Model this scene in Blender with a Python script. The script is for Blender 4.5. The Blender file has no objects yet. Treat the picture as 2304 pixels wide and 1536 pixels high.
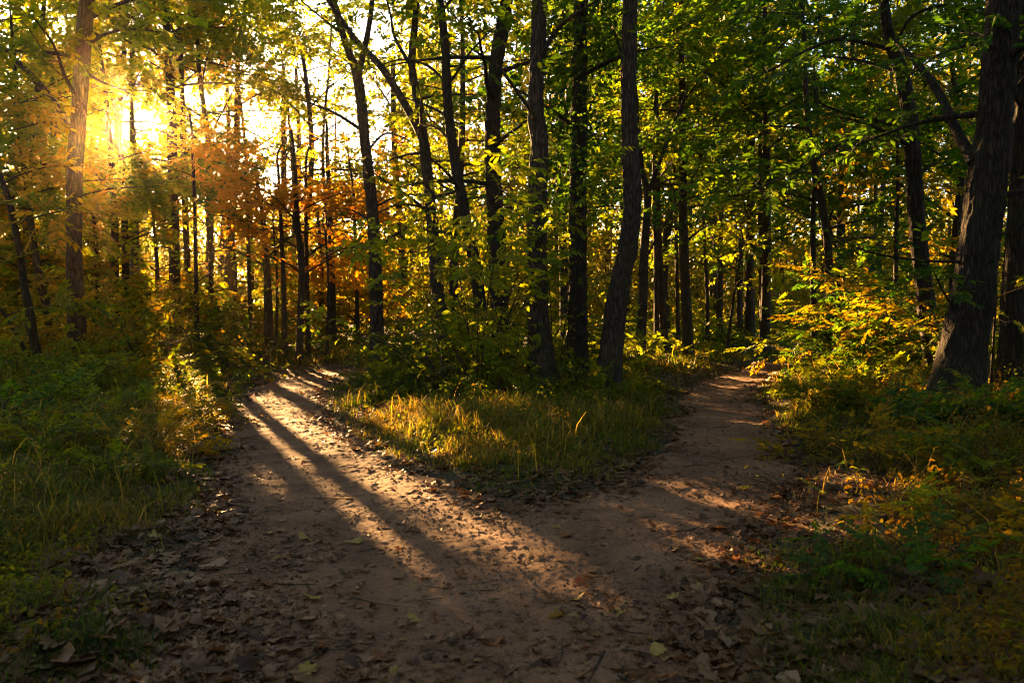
import bpy, math
import numpy as np

rng = np.random.default_rng(11)
scene = bpy.context.scene
COL = scene.collection
PI = math.pi

# ------------------------------------------------------------------ camera geometry
F, TH, CAMZ = 1792.0, math.radians(2.17), 1.5
CT, ST = math.cos(TH), math.sin(TH)


def ray(px, py):
    dx, dz = (px - 1152) / F, (768 - py) / F
    return np.array([dx, CT + dz * ST, dz * CT - ST])


def G(px, py):                       # picture point -> flat ground
    d = ray(px, py)
    t = -CAMZ / d[2]
    return np.array([d[0] * t, d[1] * t])


def W(px, py, depth):                # picture point -> point at a distance
    d = ray(px, py)
    t = depth / d[1]
    return np.array([d[0] * t, depth, CAMZ + d[2] * t])


SUN_EL, SUN_AZ = math.radians(12.0), math.radians(-25.4)
S = np.array([math.sin(SUN_AZ) * math.cos(SUN_EL), math.cos(SUN_AZ) * math.cos(SUN_EL), math.sin(SUN_EL)])

# ------------------------------------------------------------------ noise
def _hash(ix, iy, seed):
    h = (ix.astype(np.int64) * 374761393 + iy.astype(np.int64) * 668265263 + seed * 144665) & 0xFFFFFFFF
    h = ((h ^ (h >> 13)) * 1274126177) & 0xFFFFFFFF
    h = ((h ^ (h >> 16)) * 2246822519) & 0xFFFFFFFF
    return ((h ^ (h >> 15)) & 0xFFFFFF) / float(0xFFFFFF)


def vnoise(x, y, seed=0, per=None):
    xi, yi = np.floor(x), np.floor(y)
    fx, fy = x - xi, y - yi
    fx, fy = fx * fx * (3 - 2 * fx), fy * fy * (3 - 2 * fy)
    x0, x1 = xi, xi + 1
    if per:
        x0, x1 = np.mod(x0, per), np.mod(x1, per)
    a, b = _hash(x0, yi, seed), _hash(x1, yi, seed)
    c, d = _hash(x0, yi + 1, seed), _hash(x1, yi + 1, seed)
    return (a * (1 - fx) + b * fx) * (1 - fy) + (c * (1 - fx) + d * fx) * fy


def fbm(x, y, seed=0, octv=4, per=None):
    s, a, n = 0.0, 0.5, 0.0
    for o in range(octv):
        k = 2 ** o
        s = s + a * vnoise(x * k, y * k, seed + o * 17, per * k if per else None)
        n += a
        a *= 0.5
    return s / n


def sstep(a, b, x):
    t = np.clip((x - a) / (b - a), 0, 1)
    return t * t * (3 - 2 * t)


# ------------------------------------------------------------------ the forked path's outline on the ground
_px_outline = [(250, 1600), (420, 1536), (470, 1400), (475, 1300), (480, 1220), (505, 1120), (530, 1010), (528, 930), (536, 895), (600, 862),
               (690, 842), (760, 832)]
_px_island = [(800, 835), (745, 850), (718, 880), (722, 915), (770, 985), (835, 1020), (930, 1070), (1040, 1115), (1150, 1148), (1230, 1146),
              (1340, 1112), (1410, 1068), (1470, 1035), (1520, 985), (1532, 930), (1528, 905), (1548, 880), (1600, 855), (1680, 830), (1730, 815)]
_px_right = [(1760, 822), (1715, 850), (1690, 880), (1700, 915), (1740, 955), (1790, 1000), (1800, 1050), (1775, 1110), (1765, 1170),
             (1710, 1225), (1665, 1290), (1640, 1370), (1640, 1450), (1660, 1536), (1700, 1620)]
g1 = [tuple(G(*p)) for p in _px_outline]
g2 = [tuple(G(*p)) for p in _px_island]
g3 = [tuple(G(*p)) for p in _px_right]
far_l = [(-1.0, 24.0), (3.0, 26.0), (3.5, 24.4), (0.0, 22.6)]
far_r = [(12.0, 27.0), (15.0, 27.0), (15.0, 25.2), (11.5, 25.0)]
near = [(2.3, -6.0), (-2.6, -6.0)]
PATH = np.array(g1 + far_l + g2 + far_r + g3 + near)


def poly_sd(x, y, P):
    """signed distance to a polygon: negative inside"""
    x, y = np.asarray(x, float), np.asarray(y, float)
    shp = x.shape
    x, y = x.ravel(), y.ravel()
    out = np.empty(x.size)
    A, B = P, np.roll(P, -1, axis=0)
    for s in range(0, x.size, 60000):
        X, Y = x[s:s + 60000, None], y[s:s + 60000, None]
        ex, ey = (B - A)[:, 0], (B - A)[:, 1]
        wx, wy = X - A[:, 0], Y - A[:, 1]
        t = np.clip((wx * ex + wy * ey) / (ex * ex + ey * ey + 1e-12), 0, 1)
        d = np.sqrt(((wx - ex * t) ** 2 + (wy - ey * t) ** 2).min(axis=1))
        c = (A[:, 1] <= Y) != (B[:, 1] <= Y)
        xi = A[:, 0] + (Y - A[:, 1]) * ex / np.where(np.abs(ey) < 1e-9, 1e-9, ey)
        inside = ((c & (X < xi)).sum(axis=1) % 2) == 1
        out[s:s + 60000] = np.where(inside, -d, d)
    return out.reshape(shp)


def path_sd(x, y):
    return poly_sd(x, y, PATH) + (fbm(x * 1.3, y * 1.3, 5, 3) - 0.5) * 0.5 + (fbm(x * 6, y * 6, 6, 2) - 0.5) * 0.14


def terrain(x, y, sd=None):
    x, y = np.asarray(x, float), np.asarray(y, float)
    if sd is None:
        sd = path_sd(x, y)
    out = np.clip(sd, 0, None)
    r = np.hypot(x, y)
    z = 0.10 * sstep(0.0, 0.7, out) + 0.16 * sstep(0.4, 3.0, out) + 0.25 * sstep(4, 14, out)
    z = z + (fbm(x * 0.35, y * 0.35, 21, 3) - 0.5) * 0.35 * sstep(0.1, 2.0, out)
    z = z + (fbm(x * 2.2, y * 2.2, 23, 3) - 0.5) * 0.10 * sstep(0.0, 0.6, out)
    z = z + (fbm(x * 0.02, y * 0.02, 31, 2) - 0.5) * 6.0 * sstep(45, 150, r)
    return z - 0.01 * sstep(0, 0.5, -sd)


def hz(x, y):
    return float(terrain(np.array([x]), np.array([y]))[0])


# ------------------------------------------------------------------ where the sun comes through the wood
LIT = [
    [(555, 890), (700, 885), (715, 930), (780, 1000), (860, 1040), (1010, 1115), (1150, 1180), (1270, 1270), (1330, 1330), (1220, 1310),
     (1080, 1250), (900, 1150), (760, 1075), (640, 1020), (560, 960)],
    [(610, 1045), (760, 1120), (900, 1200), (1040, 1290), (1080, 1340), (1000, 1290), (850, 1220), (690, 1130), (590, 1070)],
    [(740, 905), (900, 950), (1130, 950), (1330, 985), (1400, 1040), (1330, 1075), (1120, 1090), (960, 1060), (830, 1010), (750, 960)],
    [(1550, 950), (1650, 950), (1810, 975), (1850, 1015), (1740, 1015), (1580, 1000)],
    [(1470, 1078), (1560, 1080), (1690, 1115), (1800, 1150), (1780, 1190), (1640, 1150)],
    [(1400, 1122), (1500, 1135), (1640, 1185), (1760, 1215), (1740, 1250), (1580, 1210)],
    [(1380, 1185), (1470, 1200), (1600, 1235), (1700, 1262), (1670, 1275), (1500, 1232)],
    [(1570, 870), (1700, 850), (1700, 868), (1640, 880)],
    [(1780, 1130), (1900, 1080), (2150, 1120), (2360, 1080), (2420, 1420), (2150, 1390), (1900, 1330), (1750, 1290), (1730, 1200)],
    [(610, 885), (640, 848), (770, 830), (800, 838), (730, 880)],
    [(380, 880), (530, 880), (540, 960), (480, 990), (380, 950)],
    [(1780, 880), (1980, 870), (2080, 950), (1900, 970), (1800, 960)],
]
LITG = [np.array([G(*p) for p in q]) for q in LIT]
RECV = [(np.array([G(*p) for p in [(150, 1010), (330, 950), (440, 1010), (450, 1120), (330, 1210), (200, 1150)]]), .75), (np.array([(-1.2, 10.8), (2.4, 11.5), (4.8, 6), (14, -12), (7.5, -12), (3.2, 2.6), (.3, 6.5)]), .95), (np.array([(5.5, 15), (10.5, 15), (18, 0), (12, 0)]), .3)]
RECV.append((LITG[8] + np.array([.7, -1.4]), .9))
CS, SS = S[:2] / np.hypot(S[0], S[1])


def sun_open(P, dapple):
    """chance that the line from P down the sun's direction is left free of leaves"""
    k = P[:, 2] / S[2]
    gx, gy = P[:, 0] - S[0] * k, P[:, 1] - S[1] * k
    al = gx * CS + gy * SS
    la = -gx * SS + gy * CS
    u, v = la, al * math.sin(SUN_EL)
    n = fbm(u * 1.7 + 7, v * 2.1 + 3, 91, 3)
    if dapple >= 1:
        op = sstep(0.455, 0.54, n) * 0.95
    else:
        op = np.where(gy < 2.6, sstep(0.40, 0.52, n), sstep(0.47, 0.58, n)) * dapple
    if 0 < dapple < 1:
        for q, k in RECV:
            inside = poly_sd(gx, gy, q) < 0
            op = np.where(inside, np.maximum(op, k * min(1, dapple * 3.3) * sstep(.38, .48, n)), op)
    # the beam in which the camera stands
    k0 = CAMZ / S[2]
    c0 = (-S[0] * k0 * CS - S[1] * k0 * SS) * math.sin(SUN_EL)
    c1 = S[0] * k0 * SS - S[1] * k0 * CS
    op = np.maximum(op, .97 * sstep(1.05, .6, np.hypot(u - c1, v - c0) + .5 * (fbm(u * 2, v * 2, 93, 2) - .5)))
    m = (gy > 1.5) & (gy < 30) & (np.abs(gx) < 14)
    if m.any():
        o = op[m]
        wob = (fbm(u[m] * 3.0, v[m] * 4.0, 77, 3) - 0.5) * 0.42
        for q in LITG:
            sd = poly_sd(gx[m], gy[m], q) + wob
            o = np.maximum(o, (0.92 if dapple >= 1 else 0.985) * sstep(0.22, 0.04, sd))
        op[m] = o
    return op


def beam(P, wide=True):
    """1 where P lies in one of the drawn sunbeams"""
    k = P[:, 2] / S[2]
    gx, gy = P[:, 0] - S[0] * k, P[:, 1] - S[1] * k
    o = np.zeros(len(P))
    for q in LITG + ([r[0] for r in RECV] if wide else []):
        o = np.maximum(o, (poly_sd(gx, gy, q) < 0.1) * 1.0)
    return o


def clear_twigs(tw, carve):
    """side twigs that do not cut through a sunbeam"""
    if carve < 1 or not tw:
        return tw
    b = beam(np.array([t[0].mean(axis=0) for t in tw]), carve > 1.2)
    return [t for t, q in zip(tw, b) if q < .5 or rng.random() < .2]


# ------------------------------------------------------------------ mesh helpers
MATS = {}


def link(o):
    COL.objects.link(o)
    return o


def make_mesh(name, V, faces, mat, tint=None, smooth=False):
    """faces: a list of (n,k) index arrays"""
    me = bpy.data.meshes.new(name)
    V = np.ascontiguousarray(V, dtype=np.float32)
    me.vertices.add(len(V))
    me.vertices.foreach_set('co', V.ravel())
    li = np.concatenate([f.ravel() for f in faces]).astype(np.int32)
    tot = np.concatenate([np.full(len(f), f.shape[1], np.int32) for f in faces])
    st = np.concatenate([[0], np.cumsum(tot)[:-1]]).astype(np.int32)
    me.loops.add(len(li))
    me.loops.foreach_set('vertex_index', li)
    me.polygons.add(len(tot))
    me.polygons.foreach_set('loop_start', st)
    me.polygons.foreach_set('loop_total', tot)
    if smooth:
        me.polygons.foreach_set('use_smooth', np.ones(len(tot), bool))
    if tint is not None:
        a = me.attributes.new('tint', 'FLOAT', 'FACE')
        a.data.foreach_set('value', np.ascontiguousarray(tint, dtype=np.float32))
    me.update(calc_edges=True)
    me.materials.append(mat)
    return me


def obj(name, me, parent=None, base=None):
    o = bpy.data.objects.new(name, me)
    link(o)
    if parent is not None:
        o.parent = parent
    return o


def tag(o, label=None, cat=None, group=None, kind=None):
    if label:
        o['label'] = label
    if cat:
        o['category'] = cat
    if group:
        o['group'] = group
    if kind:
        o['kind'] = kind
    return o


def thing(name, label, cat, loc, group=None):
    o = bpy.data.objects.new(name, None)
    o.empty_display_size = 0.2
    link(o)
    o.location = loc
    return tag(o, label, cat, group)


def norm(v):
    v = np.asarray(v, float)
    return v / (np.linalg.norm(v, axis=-1, keepdims=True) + 1e-12)


def resample(P, R, step):
    """Catmull-Rom through the points, evenly resampled"""
    P, R = np.asarray(P, float), np.asarray(R, float)
    Q = np.vstack([2 * P[0] - P[1], P, 2 * P[-1] - P[-2]])
    pts, rad = [], []
    for i in range(len(P) - 1):
        p0, p1, p2, p3 = Q[i:i + 4]
        n = max(2, int(np.linalg.norm(p2 - p1) / step) + 1)
        t = np.linspace(0, 1, n, endpoint=(i == len(P) - 2))[:, None]
        pts.append(0.5 * ((2 * p1) + (-p0 + p2) * t + (2 * p0 - 5 * p1 + 4 * p2 - p3) * t ** 2 + (-p0 + 3 * p1 - 3 * p2 + p3) * t ** 3))
        rad.append(R[i] * (1 - t[:, 0]) + R[i + 1] * t[:, 0])
    return np.vstack(pts), np.concatenate(rad)


def tube(P, R, nseg, bark=0.0, flare=0.0, seed=0):
    """a tapering tube along a line; bark = depth of the ridges, flare = spread of the roots"""
    n = len(P)
    T = norm(np.gradient(P, axis=0))
    up = np.array([0.0, 1.0, 0.0]) if abs(T[0][2]) > 0.6 else np.array([0.0, 0.0, 1.0])
    A = norm(np.cross(T, up))
    B = np.cross(T, A)
    th = np.linspace(0, 2 * PI, nseg, endpoint=False)
    rr = np.repeat(R[:, None], nseg, 1)
    if flare > 0:
        hgt = np.concatenate([[0], np.cumsum(np.linalg.norm(np.diff(P, axis=0), axis=1))])[:, None]
        lob = 0.55 + 0.9 * vnoise(th[None, :] / (2 * PI) * 7 + 0 * hgt, hgt * 0 + seed, seed + 3, per=7) ** 1.5
        rr = rr * (1 + flare * lob * np.exp(-hgt / 0.28) + 0.15 * flare * np.exp(-hgt / 1.1))
    if bark > 0:
        hgt = np.concatenate([[0], np.cumsum(np.linalg.norm(np.diff(P, axis=0), axis=1))])[:, None]
        k = max(8, int(R.mean() * 2 * PI / 0.05))
        u = th[None, :] / (2 * PI) * k + 0 * hgt
        wob = (fbm(u * 0.5, hgt * 2.0 + 0 * u, seed + 40, 2, per=max(1, k // 2) if k % 2 == 0 else None) - 0.5) * 1.6 if k % 2 == 0 else 0
        f = fbm(u + wob, hgt * 3.2 + 0 * u, seed, 3)
        f = np.where(True, f, f)
        # close the seam
        w = sstep(0.92, 1.0, th / (2 * PI))[None, :]
        f = f * (1 - w) + f[:, :1] * w
        ridge = 1 - np.abs(f - 0.5) * 4
        big = fbm(th[None, :] / (2 * PI) * 5 + 0 * hgt, hgt * 0.8 + 0 * u, seed + 9, 2, per=5) - 0.5
        rr = rr + bark * (-np.clip(ridge, 0, 1) + 0.25) + R[:, None] * 0.16 * big
    V = P[:, None, :] + rr[..., None] * (np.cos(th)[None, :, None] * A[:, None, :] + np.sin(th)[None, :, None] * B[:, None, :])
    i = np.arange(n - 1)[:, None] * nseg
    j = np.arange(nseg)[None, :]
    j2 = (j + 1) % nseg
    Fq = np.stack([i + j, i + j2, i + nseg + j2, i + nseg + j], -1).reshape(-1, 4)
    return V.reshape(-1, 3), Fq


class Bag:
    """collects tubes into one mesh"""
    def __init__(s):
        s.V, s.F, s.n = [], [], 0

    def add(s, V, Fq):
        s.V.append(V)
        s.F.append(Fq + s.n)
        s.n += len(V)

    def tube(s, P, R, nseg, **k):
        s.add(*tube(np.asarray(P, float), np.asarray(R, float), nseg, **k))

    def build(s, name, mat, parent, base, smooth=True):
        return obj(name, make_mesh(name, np.vstack(s.V) - np.asarray(base), [np.vstack(s.F)], mat, smooth=smooth), parent)


# ------------------------------------------------------------------ leaves
LEAF6 = np.array([(0, 0, 0), (.28, .20, .05), (.66, .19, .03), (1, 0, -.10), (.66, -.19, .03), (.28, -.20, .05)])
LEAF4 = np.array([(0, 0, 0), (.42, .30, .06), (1, 0, -.08), (.42, -.30, .06)])


def frame(d, nrm):
    d = norm(d)
    s = norm(np.cross(nrm, d))
    n = np.cross(d, s)
    return np.stack([d, s, n], -1)          # columns


def place(T, R, pos, sc):
    """leaves template (n,m,3) put at K frames -> (K*n, m, 3)"""
    n, m, _ = T.shape
    out = np.einsum('kij,nj->kni', R, T.reshape(-1, 3)) * np.asarray(sc)[:, None, None] + pos[:, None, :]
    return out.reshape(-1, m, 3)


def spray_template(kind, leaf, seed):
    r = np.random.default_rng(seed)
    L = []
    if kind == 'flat':                        # a beech-like twig, leaves alternate in one plane
        n = 13
        for i in range(n):
            t = 0.12 + 0.88 * i / (n - 1)
            side = 1 if i % 2 else -1
            a = side * math.radians(r.uniform(35, 65)) if i < n - 1 else 0
            ln = r.uniform(0.20, 0.30)
            L.append((np.array([t * 0.85, 0, -0.10 * t * t]), a, ln, r.normal(0, .25), r.uniform(-.5, .1)))
    elif kind == 'clump':                     # loose bunch round a twig end
        n = 15
        for i in range(n):
            p = r.normal(0, 1, 3) * (0.28, 0.28, 0.16) + (0.4, 0, 0)
            L.append((p, r.uniform(-PI, PI), r.uniform(0.18, 0.30), r.normal(0, .5), r.uniform(-.9, .3)))
    elif kind == 'compound':                  # ash / elder like compound leaves
        for q in range(3):
            b = np.array([0.25 * q, 0, 0])
            a0 = (0.0, 0.9, -0.9)[2 - q] + r.normal(0, .15)
            for i in range(7):
                t = (0.25, 0.25, 0.5, 0.5, 0.75, 0.75, 0.95)[i] * 0.6
                p = b + np.array([math.cos(a0) * t, math.sin(a0) * t, -0.45 * t * t])
                a = a0 + (0 if i == 6 else (1 if i % 2 else -1) * r.uniform(.7, 1.1))
                L.append((p, a, r.uniform(.24, .32), r.normal(0, .2), r.uniform(-1.0, -.35)))
    out = []
    for p, a, ln, roll, pitch in L:
        d = np.array([math.cos(a) * math.cos(pitch), math.sin(a) * math.cos(pitch), math.sin(pitch)])
        nr = norm(np.array([r.normal(0, .25), r.normal(0, .25) + roll, 1.0]))
        R = frame(d[None], nr[None])[0]
        out.append((R @ leaf.T).T * ln + p)
    return np.array(out)


SPR = {}
for kk in ('flat', 'clump', 'compound'):
    for nm, lf in (('n', LEAF6), ('f', LEAF4)):
        SPR[kk, nm] = [spray_template(kk, lf, 100 + i) for i in range(4)]


def sprays(kind, lod, pos, dirs, length, up_jit=0.35, droop=0.0):
    """leaves for sprays at POS pointing DIRS"""
    K = len(pos)
    if K == 0:
        return np.zeros((0, 6 if lod == 'n' else 4, 3))
    d = norm(dirs) + rng.normal(0, .22, (K, 3)) + np.array([0, 0, -droop])
    nr = np.array([0, 0, 1.0]) + rng.normal(0, up_jit, (K, 3))
    R = frame(d, nr)
    sc = np.broadcast_to(length, (K,)) * rng.uniform(.7, 1.25, K)
    w = rng.integers(0, 4, K)
    return np.concatenate([place(SPR[kind, lod][q], R[w == q], pos[w == q], sc[w == q]) for q in range(4)])


def leaves_mesh(name, L, mat, parent, base, carve=False, tint_shift=0.0):
    if carve and len(L):
        L = L[rng.random(len(L)) > sun_open(L.mean(axis=1), float(carve) - 1)]
    if len(L) == 0:
        return None
    n, m, _ = L.shape
    c = L.mean(axis=1)
    t = np.clip(0.5 + 0.22 * rng.normal(size=n) + 0.8 * (fbm(c[:, 0] * .9 + c[:, 2], c[:, 1] * .9 + c[:, 2] * .7, 55, 2) - .5) + tint_shift, 0, 1)
    b = np.arange(n)[:, None] * m
    if m == 6:
        Fq = np.stack([b + np.array([0, 1, 2, 3]), b + np.array([0, 3, 4, 5])], 1).reshape(-1, 4)
        t = np.repeat(t, 2)
    else:
        Fq = np.stack([b + np.array([0, 1, 2]), b + np.array([0, 2, 3])], 1).reshape(-1, 3)
        t = np.repeat(t, 2)
    return obj(name, make_mesh(name, L.reshape(-1, 3) - np.asarray(base), [Fq], mat, tint=t), parent)


# ------------------------------------------------------------------ materials
def new_mat(name):
    m = bpy.data.materials.new(name)
    m.use_nodes = True
    nt = m.node_tree
    nt.nodes.clear()
    out = nt.nodes.new('ShaderNodeOutputMaterial')
    return m, nt, out


def N(nt, t, **k):
    n = nt.nodes.new(t)
    for a, v in k.items():
        if a.startswith('_'):
            n.inputs[int(a[1:])].default_value = v
        else:
            setattr(n, a, v)
    return n


def ramp(nt, stops):
    n = nt.nodes.new('ShaderNodeValToRGB')
    e = n.color_ramp.elements
    while len(e) < len(stops):
        e.new(0.5)
    for x, (p, c) in zip(e, stops):
        x.position = p
        x.color = (*c, 1)
    return n


def leaf_mat(name, cols, trans=(2.6, 2.3, 0.4), fac=0.58, rough=0.55):
    m, nt, out = new_mat(name)
    at = N(nt, 'ShaderNodeAttribute', attribute_name='tint')
    rp = ramp(nt, [(i / (len(cols) - 1), c) for i, c in enumerate(cols)])
    nt.links.new(at.outputs['Fac'], rp.inputs[0])
    bs = N(nt, 'ShaderNodeBsdfPrincipled')
    bs.inputs['Roughness'].default_value = rough
    bs.inputs['Specular IOR Level'].default_value = 0.15
    nt.links.new(rp.outputs[0], bs.inputs['Base Color'])
    mu = N(nt, 'ShaderNodeMix', data_type='RGBA', blend_type='MULTIPLY')
    mu.inputs['Factor'].default_value = 1
    nt.links.new(rp.outputs[0], mu.inputs['A'])
    mu.inputs['B'].default_value = (*trans, 1)
    tr = N(nt, 'ShaderNodeBsdfTranslucent')
    nt.links.new(mu.outputs['Result'], tr.inputs['Color'])
    mx = N(nt, 'ShaderNodeMixShader')
    mx.inputs[0].default_value = fac
    nt.links.new(bs.outputs[0], mx.inputs[1])
    nt.links.new(tr.outputs[0], mx.inputs[2])
    nt.links.new(mx.outputs[0], out.inputs[0])
    return m


def bark_mat(name, dark, light, scale=1.0):
    m, nt, out = new_mat(name)
    tc = N(nt, 'ShaderNodeTexCoord')
    mp = N(nt, 'ShaderNodeMapping')
    mp.inputs['Scale'].default_value = (16 * scale, 16 * scale, 2.6 * scale)
    nt.links.new(tc.outputs['Object'], mp.inputs[0])
    n1 = N(nt, 'ShaderNodeTexNoise')
    n1.inputs['Scale'].default_value = 1.6
    n1.inputs['Detail'].default_value = 8
    n1.inputs['Roughness'].default_value = 0.65
    nt.links.new(mp.outputs[0], n1.inputs['Vector'])
    vo = N(nt, 'ShaderNodeTexVoronoi', feature='DISTANCE_TO_EDGE')
    vo.inputs['Scale'].default_value = 1.5
    av = N(nt, 'ShaderNodeVectorMath', operation='ADD')
    nt.links.new(mp.outputs[0], av.inputs[0])
    nt.links.new(n1.outputs['Color'], av.inputs[1])
    nt.links.new(av.outputs[0], vo.inputs['Vector'])
    n2 = N(nt, 'ShaderNodeTexNoise')
    n2.inputs['Scale'].default_value = 1.3
    n2.inputs['Detail'].default_value = 4
    nt.links.new(tc.outputs['Object'], n2.inputs['Vector'])
    mlt = N(nt, 'ShaderNodeMath', operation='MULTIPLY')
    nt.links.new(n1.outputs[0], mlt.inputs[0])
    sm = N(nt, 'ShaderNodeMapRange')
    sm.inputs['From Max'].default_value = 0.25
    nt.links.new(vo.outputs['Distance'], sm.inputs['Value'])
    nt.links.new(sm.outputs[0], mlt.inputs[1])
    rp = ramp(nt, [(0.0, dark), (0.35, tuple(a * .5 + b * .5 for a, b in zip(dark, light))), (0.7, light)])
    nt.links.new(mlt.outputs[0], rp.inputs[0])
    gr = N(nt, 'ShaderNodeMix', data_type='RGBA')
    r2 = ramp(nt, [(0.50, (0, 0, 0)), (0.72, (0.55, 0.55, 0.55))])
    nt.links.new(n2.outputs[0], r2.inputs[0])
    sx = N(nt, 'ShaderNodeSeparateXYZ')
    nt.links.new(tc.outputs['Object'], sx.inputs[0])
    mz = N(nt, 'ShaderNodeMapRange')
    mz.inputs['From Min'].default_value = 1.3
    mz.inputs['From Max'].default_value = 0.0
    mz.inputs['To Max'].default_value = 0.9
    nt.links.new(sx.outputs['Z'], mz.inputs['Value'])
    mm = N(nt, 'ShaderNodeMath', operation='MULTIPLY_ADD')
    nt.links.new(mz.outputs[0], mm.inputs[0])
    nt.links.new(n1.outputs[0], mm.inputs[1])
    nt.links.new(r2.outputs[0], mm.inputs[2])
    nt.links.new(mm.outputs[0], gr.inputs['Factor'])
    nt.links.new(rp.outputs[0], gr.inputs['A'])
    gr.inputs['B'].default_value = (0.045, 0.050, 0.020, 1)
    bs = N(nt, 'ShaderNodeBsdfPrincipled')
    bs.inputs['Roughness'].default_value = 0.85
    bs.inputs['Specular IOR Level'].default_value = 0.25
    nt.links.new(gr.outputs['Result'], bs.inputs['Base Color'])
    bp = N(nt, 'ShaderNodeBump')
    bp.inputs['Strength'].default_value = 0.9
    bp.inputs['Distance'].default_value = 0.045
    nt.links.new(mlt.outputs[0], bp.inputs['Height'])
    nt.links.new(bp.outputs[0], bs.inputs['Normal'])
    nt.links.new(bs.outputs[0], out.inputs[0])
    return m


def soil_mat(name, stops, scale, bump, dist=0.012, fine=60):
    m, nt, out = new_mat(name)
    tc = N(nt, 'ShaderNodeTexCoord')
    n1 = N(nt, 'ShaderNodeTexNoise')
    n1.inputs['Scale'].default_value = scale
    n1.inputs['Detail'].default_value = 9
    n1.inputs['Roughness'].default_value = 0.62
    nt.links.new(tc.outputs['Object'], n1.inputs['Vector'])
    n2 = N(nt, 'ShaderNodeTexNoise')
    n2.inputs['Scale'].default_value = fine
    n2.inputs['Detail'].default_value = 5
    nt.links.new(tc.outputs['Object'], n2.inputs['Vector'])
    mx = N(nt, 'ShaderNodeMath', operation='MULTIPLY_ADD')
    mx.inputs[1].default_value = 0.45
    nt.links.new(n2.outputs[0], mx.inputs[0])
    h = N(nt, 'ShaderNodeMath', operation='MULTIPLY')
    h.inputs[1].default_value = 0.6
    nt.links.new(n1.outputs[0], h.inputs[0])
    nt.links.new(h.outputs[0], mx.inputs[2])
    n3 = N(nt, 'ShaderNodeTexNoise')
    n3.inputs['Scale'].default_value = 0.9
    n3.inputs['Detail'].default_value = 3
    nt.links.new(tc.outputs['Object'], n3.inputs['Vector'])
    pm = N(nt, 'ShaderNodeMath', operation='MULTIPLY_ADD')
    pm.inputs[1].default_value = 0.55
    nt.links.new(n3.outputs[0], pm.inputs[0])
    ps = N(nt, 'ShaderNodeMath', operation='SUBTRACT')
    ps.inputs[1].default_value = 0.275
    nt.links.new(mx.outputs[0], ps.inputs[0])
    nt.links.new(ps.outputs[0], pm.inputs[2])
    rp = ramp(nt, stops)
    nt.links.new(pm.outputs[0], rp.inputs[0])
    bs = N(nt, 'ShaderNodeBsdfPrincipled')
    bs.inputs['Roughness'].default_value = 0.9
    bs.inputs['Specular IOR Level'].default_value = 0.2
    nt.links.new(rp.outputs[0], bs.inputs['Base Color'])
    bp = N(nt, 'ShaderNodeBump')
    bp.inputs['Strength'].default_value = bump
    bp.inputs['Distance'].default_value = dist
    nt.links.new(mx.outputs[0], bp.inputs['Height'])
    nt.links.new(bp.outputs[0], bs.inputs['Normal'])
    nt.links.new(bs.outputs[0], out.inputs[0])
    return m


M_GREEN = leaf_mat('green_leaf', [(.016, .046, .008), (.036, .085, .011), (.062, .115, .014), (.105, .135, .016)])
M_DEEP = leaf_mat('deep_green_leaf', [(.012, .040, .010), (.022, .064, .011), (.042, .092, .014), (.074, .112, .016)])
M_OLIVE = leaf_mat('olive_leaf', [(.034, .060, .009), (.062, .092, .011), (.098, .120, .014), (.14, .13, .015)])
M_GOLD = leaf_mat('golden_leaf', [(.095, .095, .009), (.16, .135, .011), (.22, .15, .012), (.27, .15, .012)], trans=(2.4, 2.0, .4))
M_ORANGE = leaf_mat('orange_leaf', [(.18, .13, .012), (.28, .165, .013), (.34, .165, .013), (.34, .12, .012)], trans=(2.3, 1.8, .45))
M_FRESH = leaf_mat('yellow_green_leaf', [(.060, .105, .011), (.105, .150, .013), (.155, .180, .015), (.20, .185, .017)])
M_GRASS = leaf_mat('grass_blade', [(.022, .050, .009), (.050, .085, .012), (.095, .110, .016), (.16, .135, .03), (.22, .155, .06)], trans=(2.6, 2.2, .5), fac=0.6)
M_WEED = leaf_mat('withering_weed_leaf', [(.05, .055, .010), (.09, .075, .013), (.13, .085, .016), (.15, .075, .018)])
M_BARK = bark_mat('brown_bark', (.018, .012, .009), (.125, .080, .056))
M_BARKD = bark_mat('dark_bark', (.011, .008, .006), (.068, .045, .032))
M_BARKF = bark_mat('far_bark', (.017, .012, .008), (.080, .052, .035), 0.7)
M_TWIG = bark_mat('twig_bark', (.03, .02, .012), (.10, .065, .04), 2.0)
M_PATH = soil_mat('trodden_earth', [(0.25, (.048, .025, .014)), (0.45, (.122, .061, .030)), (0.60, (.19, .097, .048)), (0.8, (.26, .148, .080))], 3.0, 0.85)
M_SOIL = soil_mat('forest_soil', [(0.25, (.018, .014, .008)), (0.5, (.05, .036, .018)), (0.62, (.055, .055, .02)), (0.8, (.11, .075, .035))], 5.0, 1.0, 0.03)
M_DRY = leaf_mat('dry_brown_leaf', [(.055, .027, .013), (.12, .060, .026), (.185, .10, .045), (.27, .16, .08)], trans=(1.2, .9, .6), fac=0.25, rough=.45)
M_DRYG = leaf_mat('yellow_fallen_leaf', [(.22, .15, .035), (.30, .21, .05), (.34, .24, .07)], trans=(1.2, .9, .6), fac=0.25)
M_PALE = leaf_mat('pale_green_fallen_leaf', [(.17, .175, .06), (.21, .21, .075), (.24, .24, .09)], trans=(1.1, 1.0, .7), fac=0.2)
M_RUST = leaf_mat('rust_fallen_leaf', [(.12, .045, .018), (.19, .075, .025), (.25, .11, .035)], trans=(1.2, .9, .6), fac=0.25)

# ------------------------------------------------------------------ ground and path
def spacing(a, b, d0, grow, dmax):
    out, x, d = [a], a, d0
    while x < b:
        x += d
        out.append(x)
        d = min(d * grow, dmax)
    return np.array(out)


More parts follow.
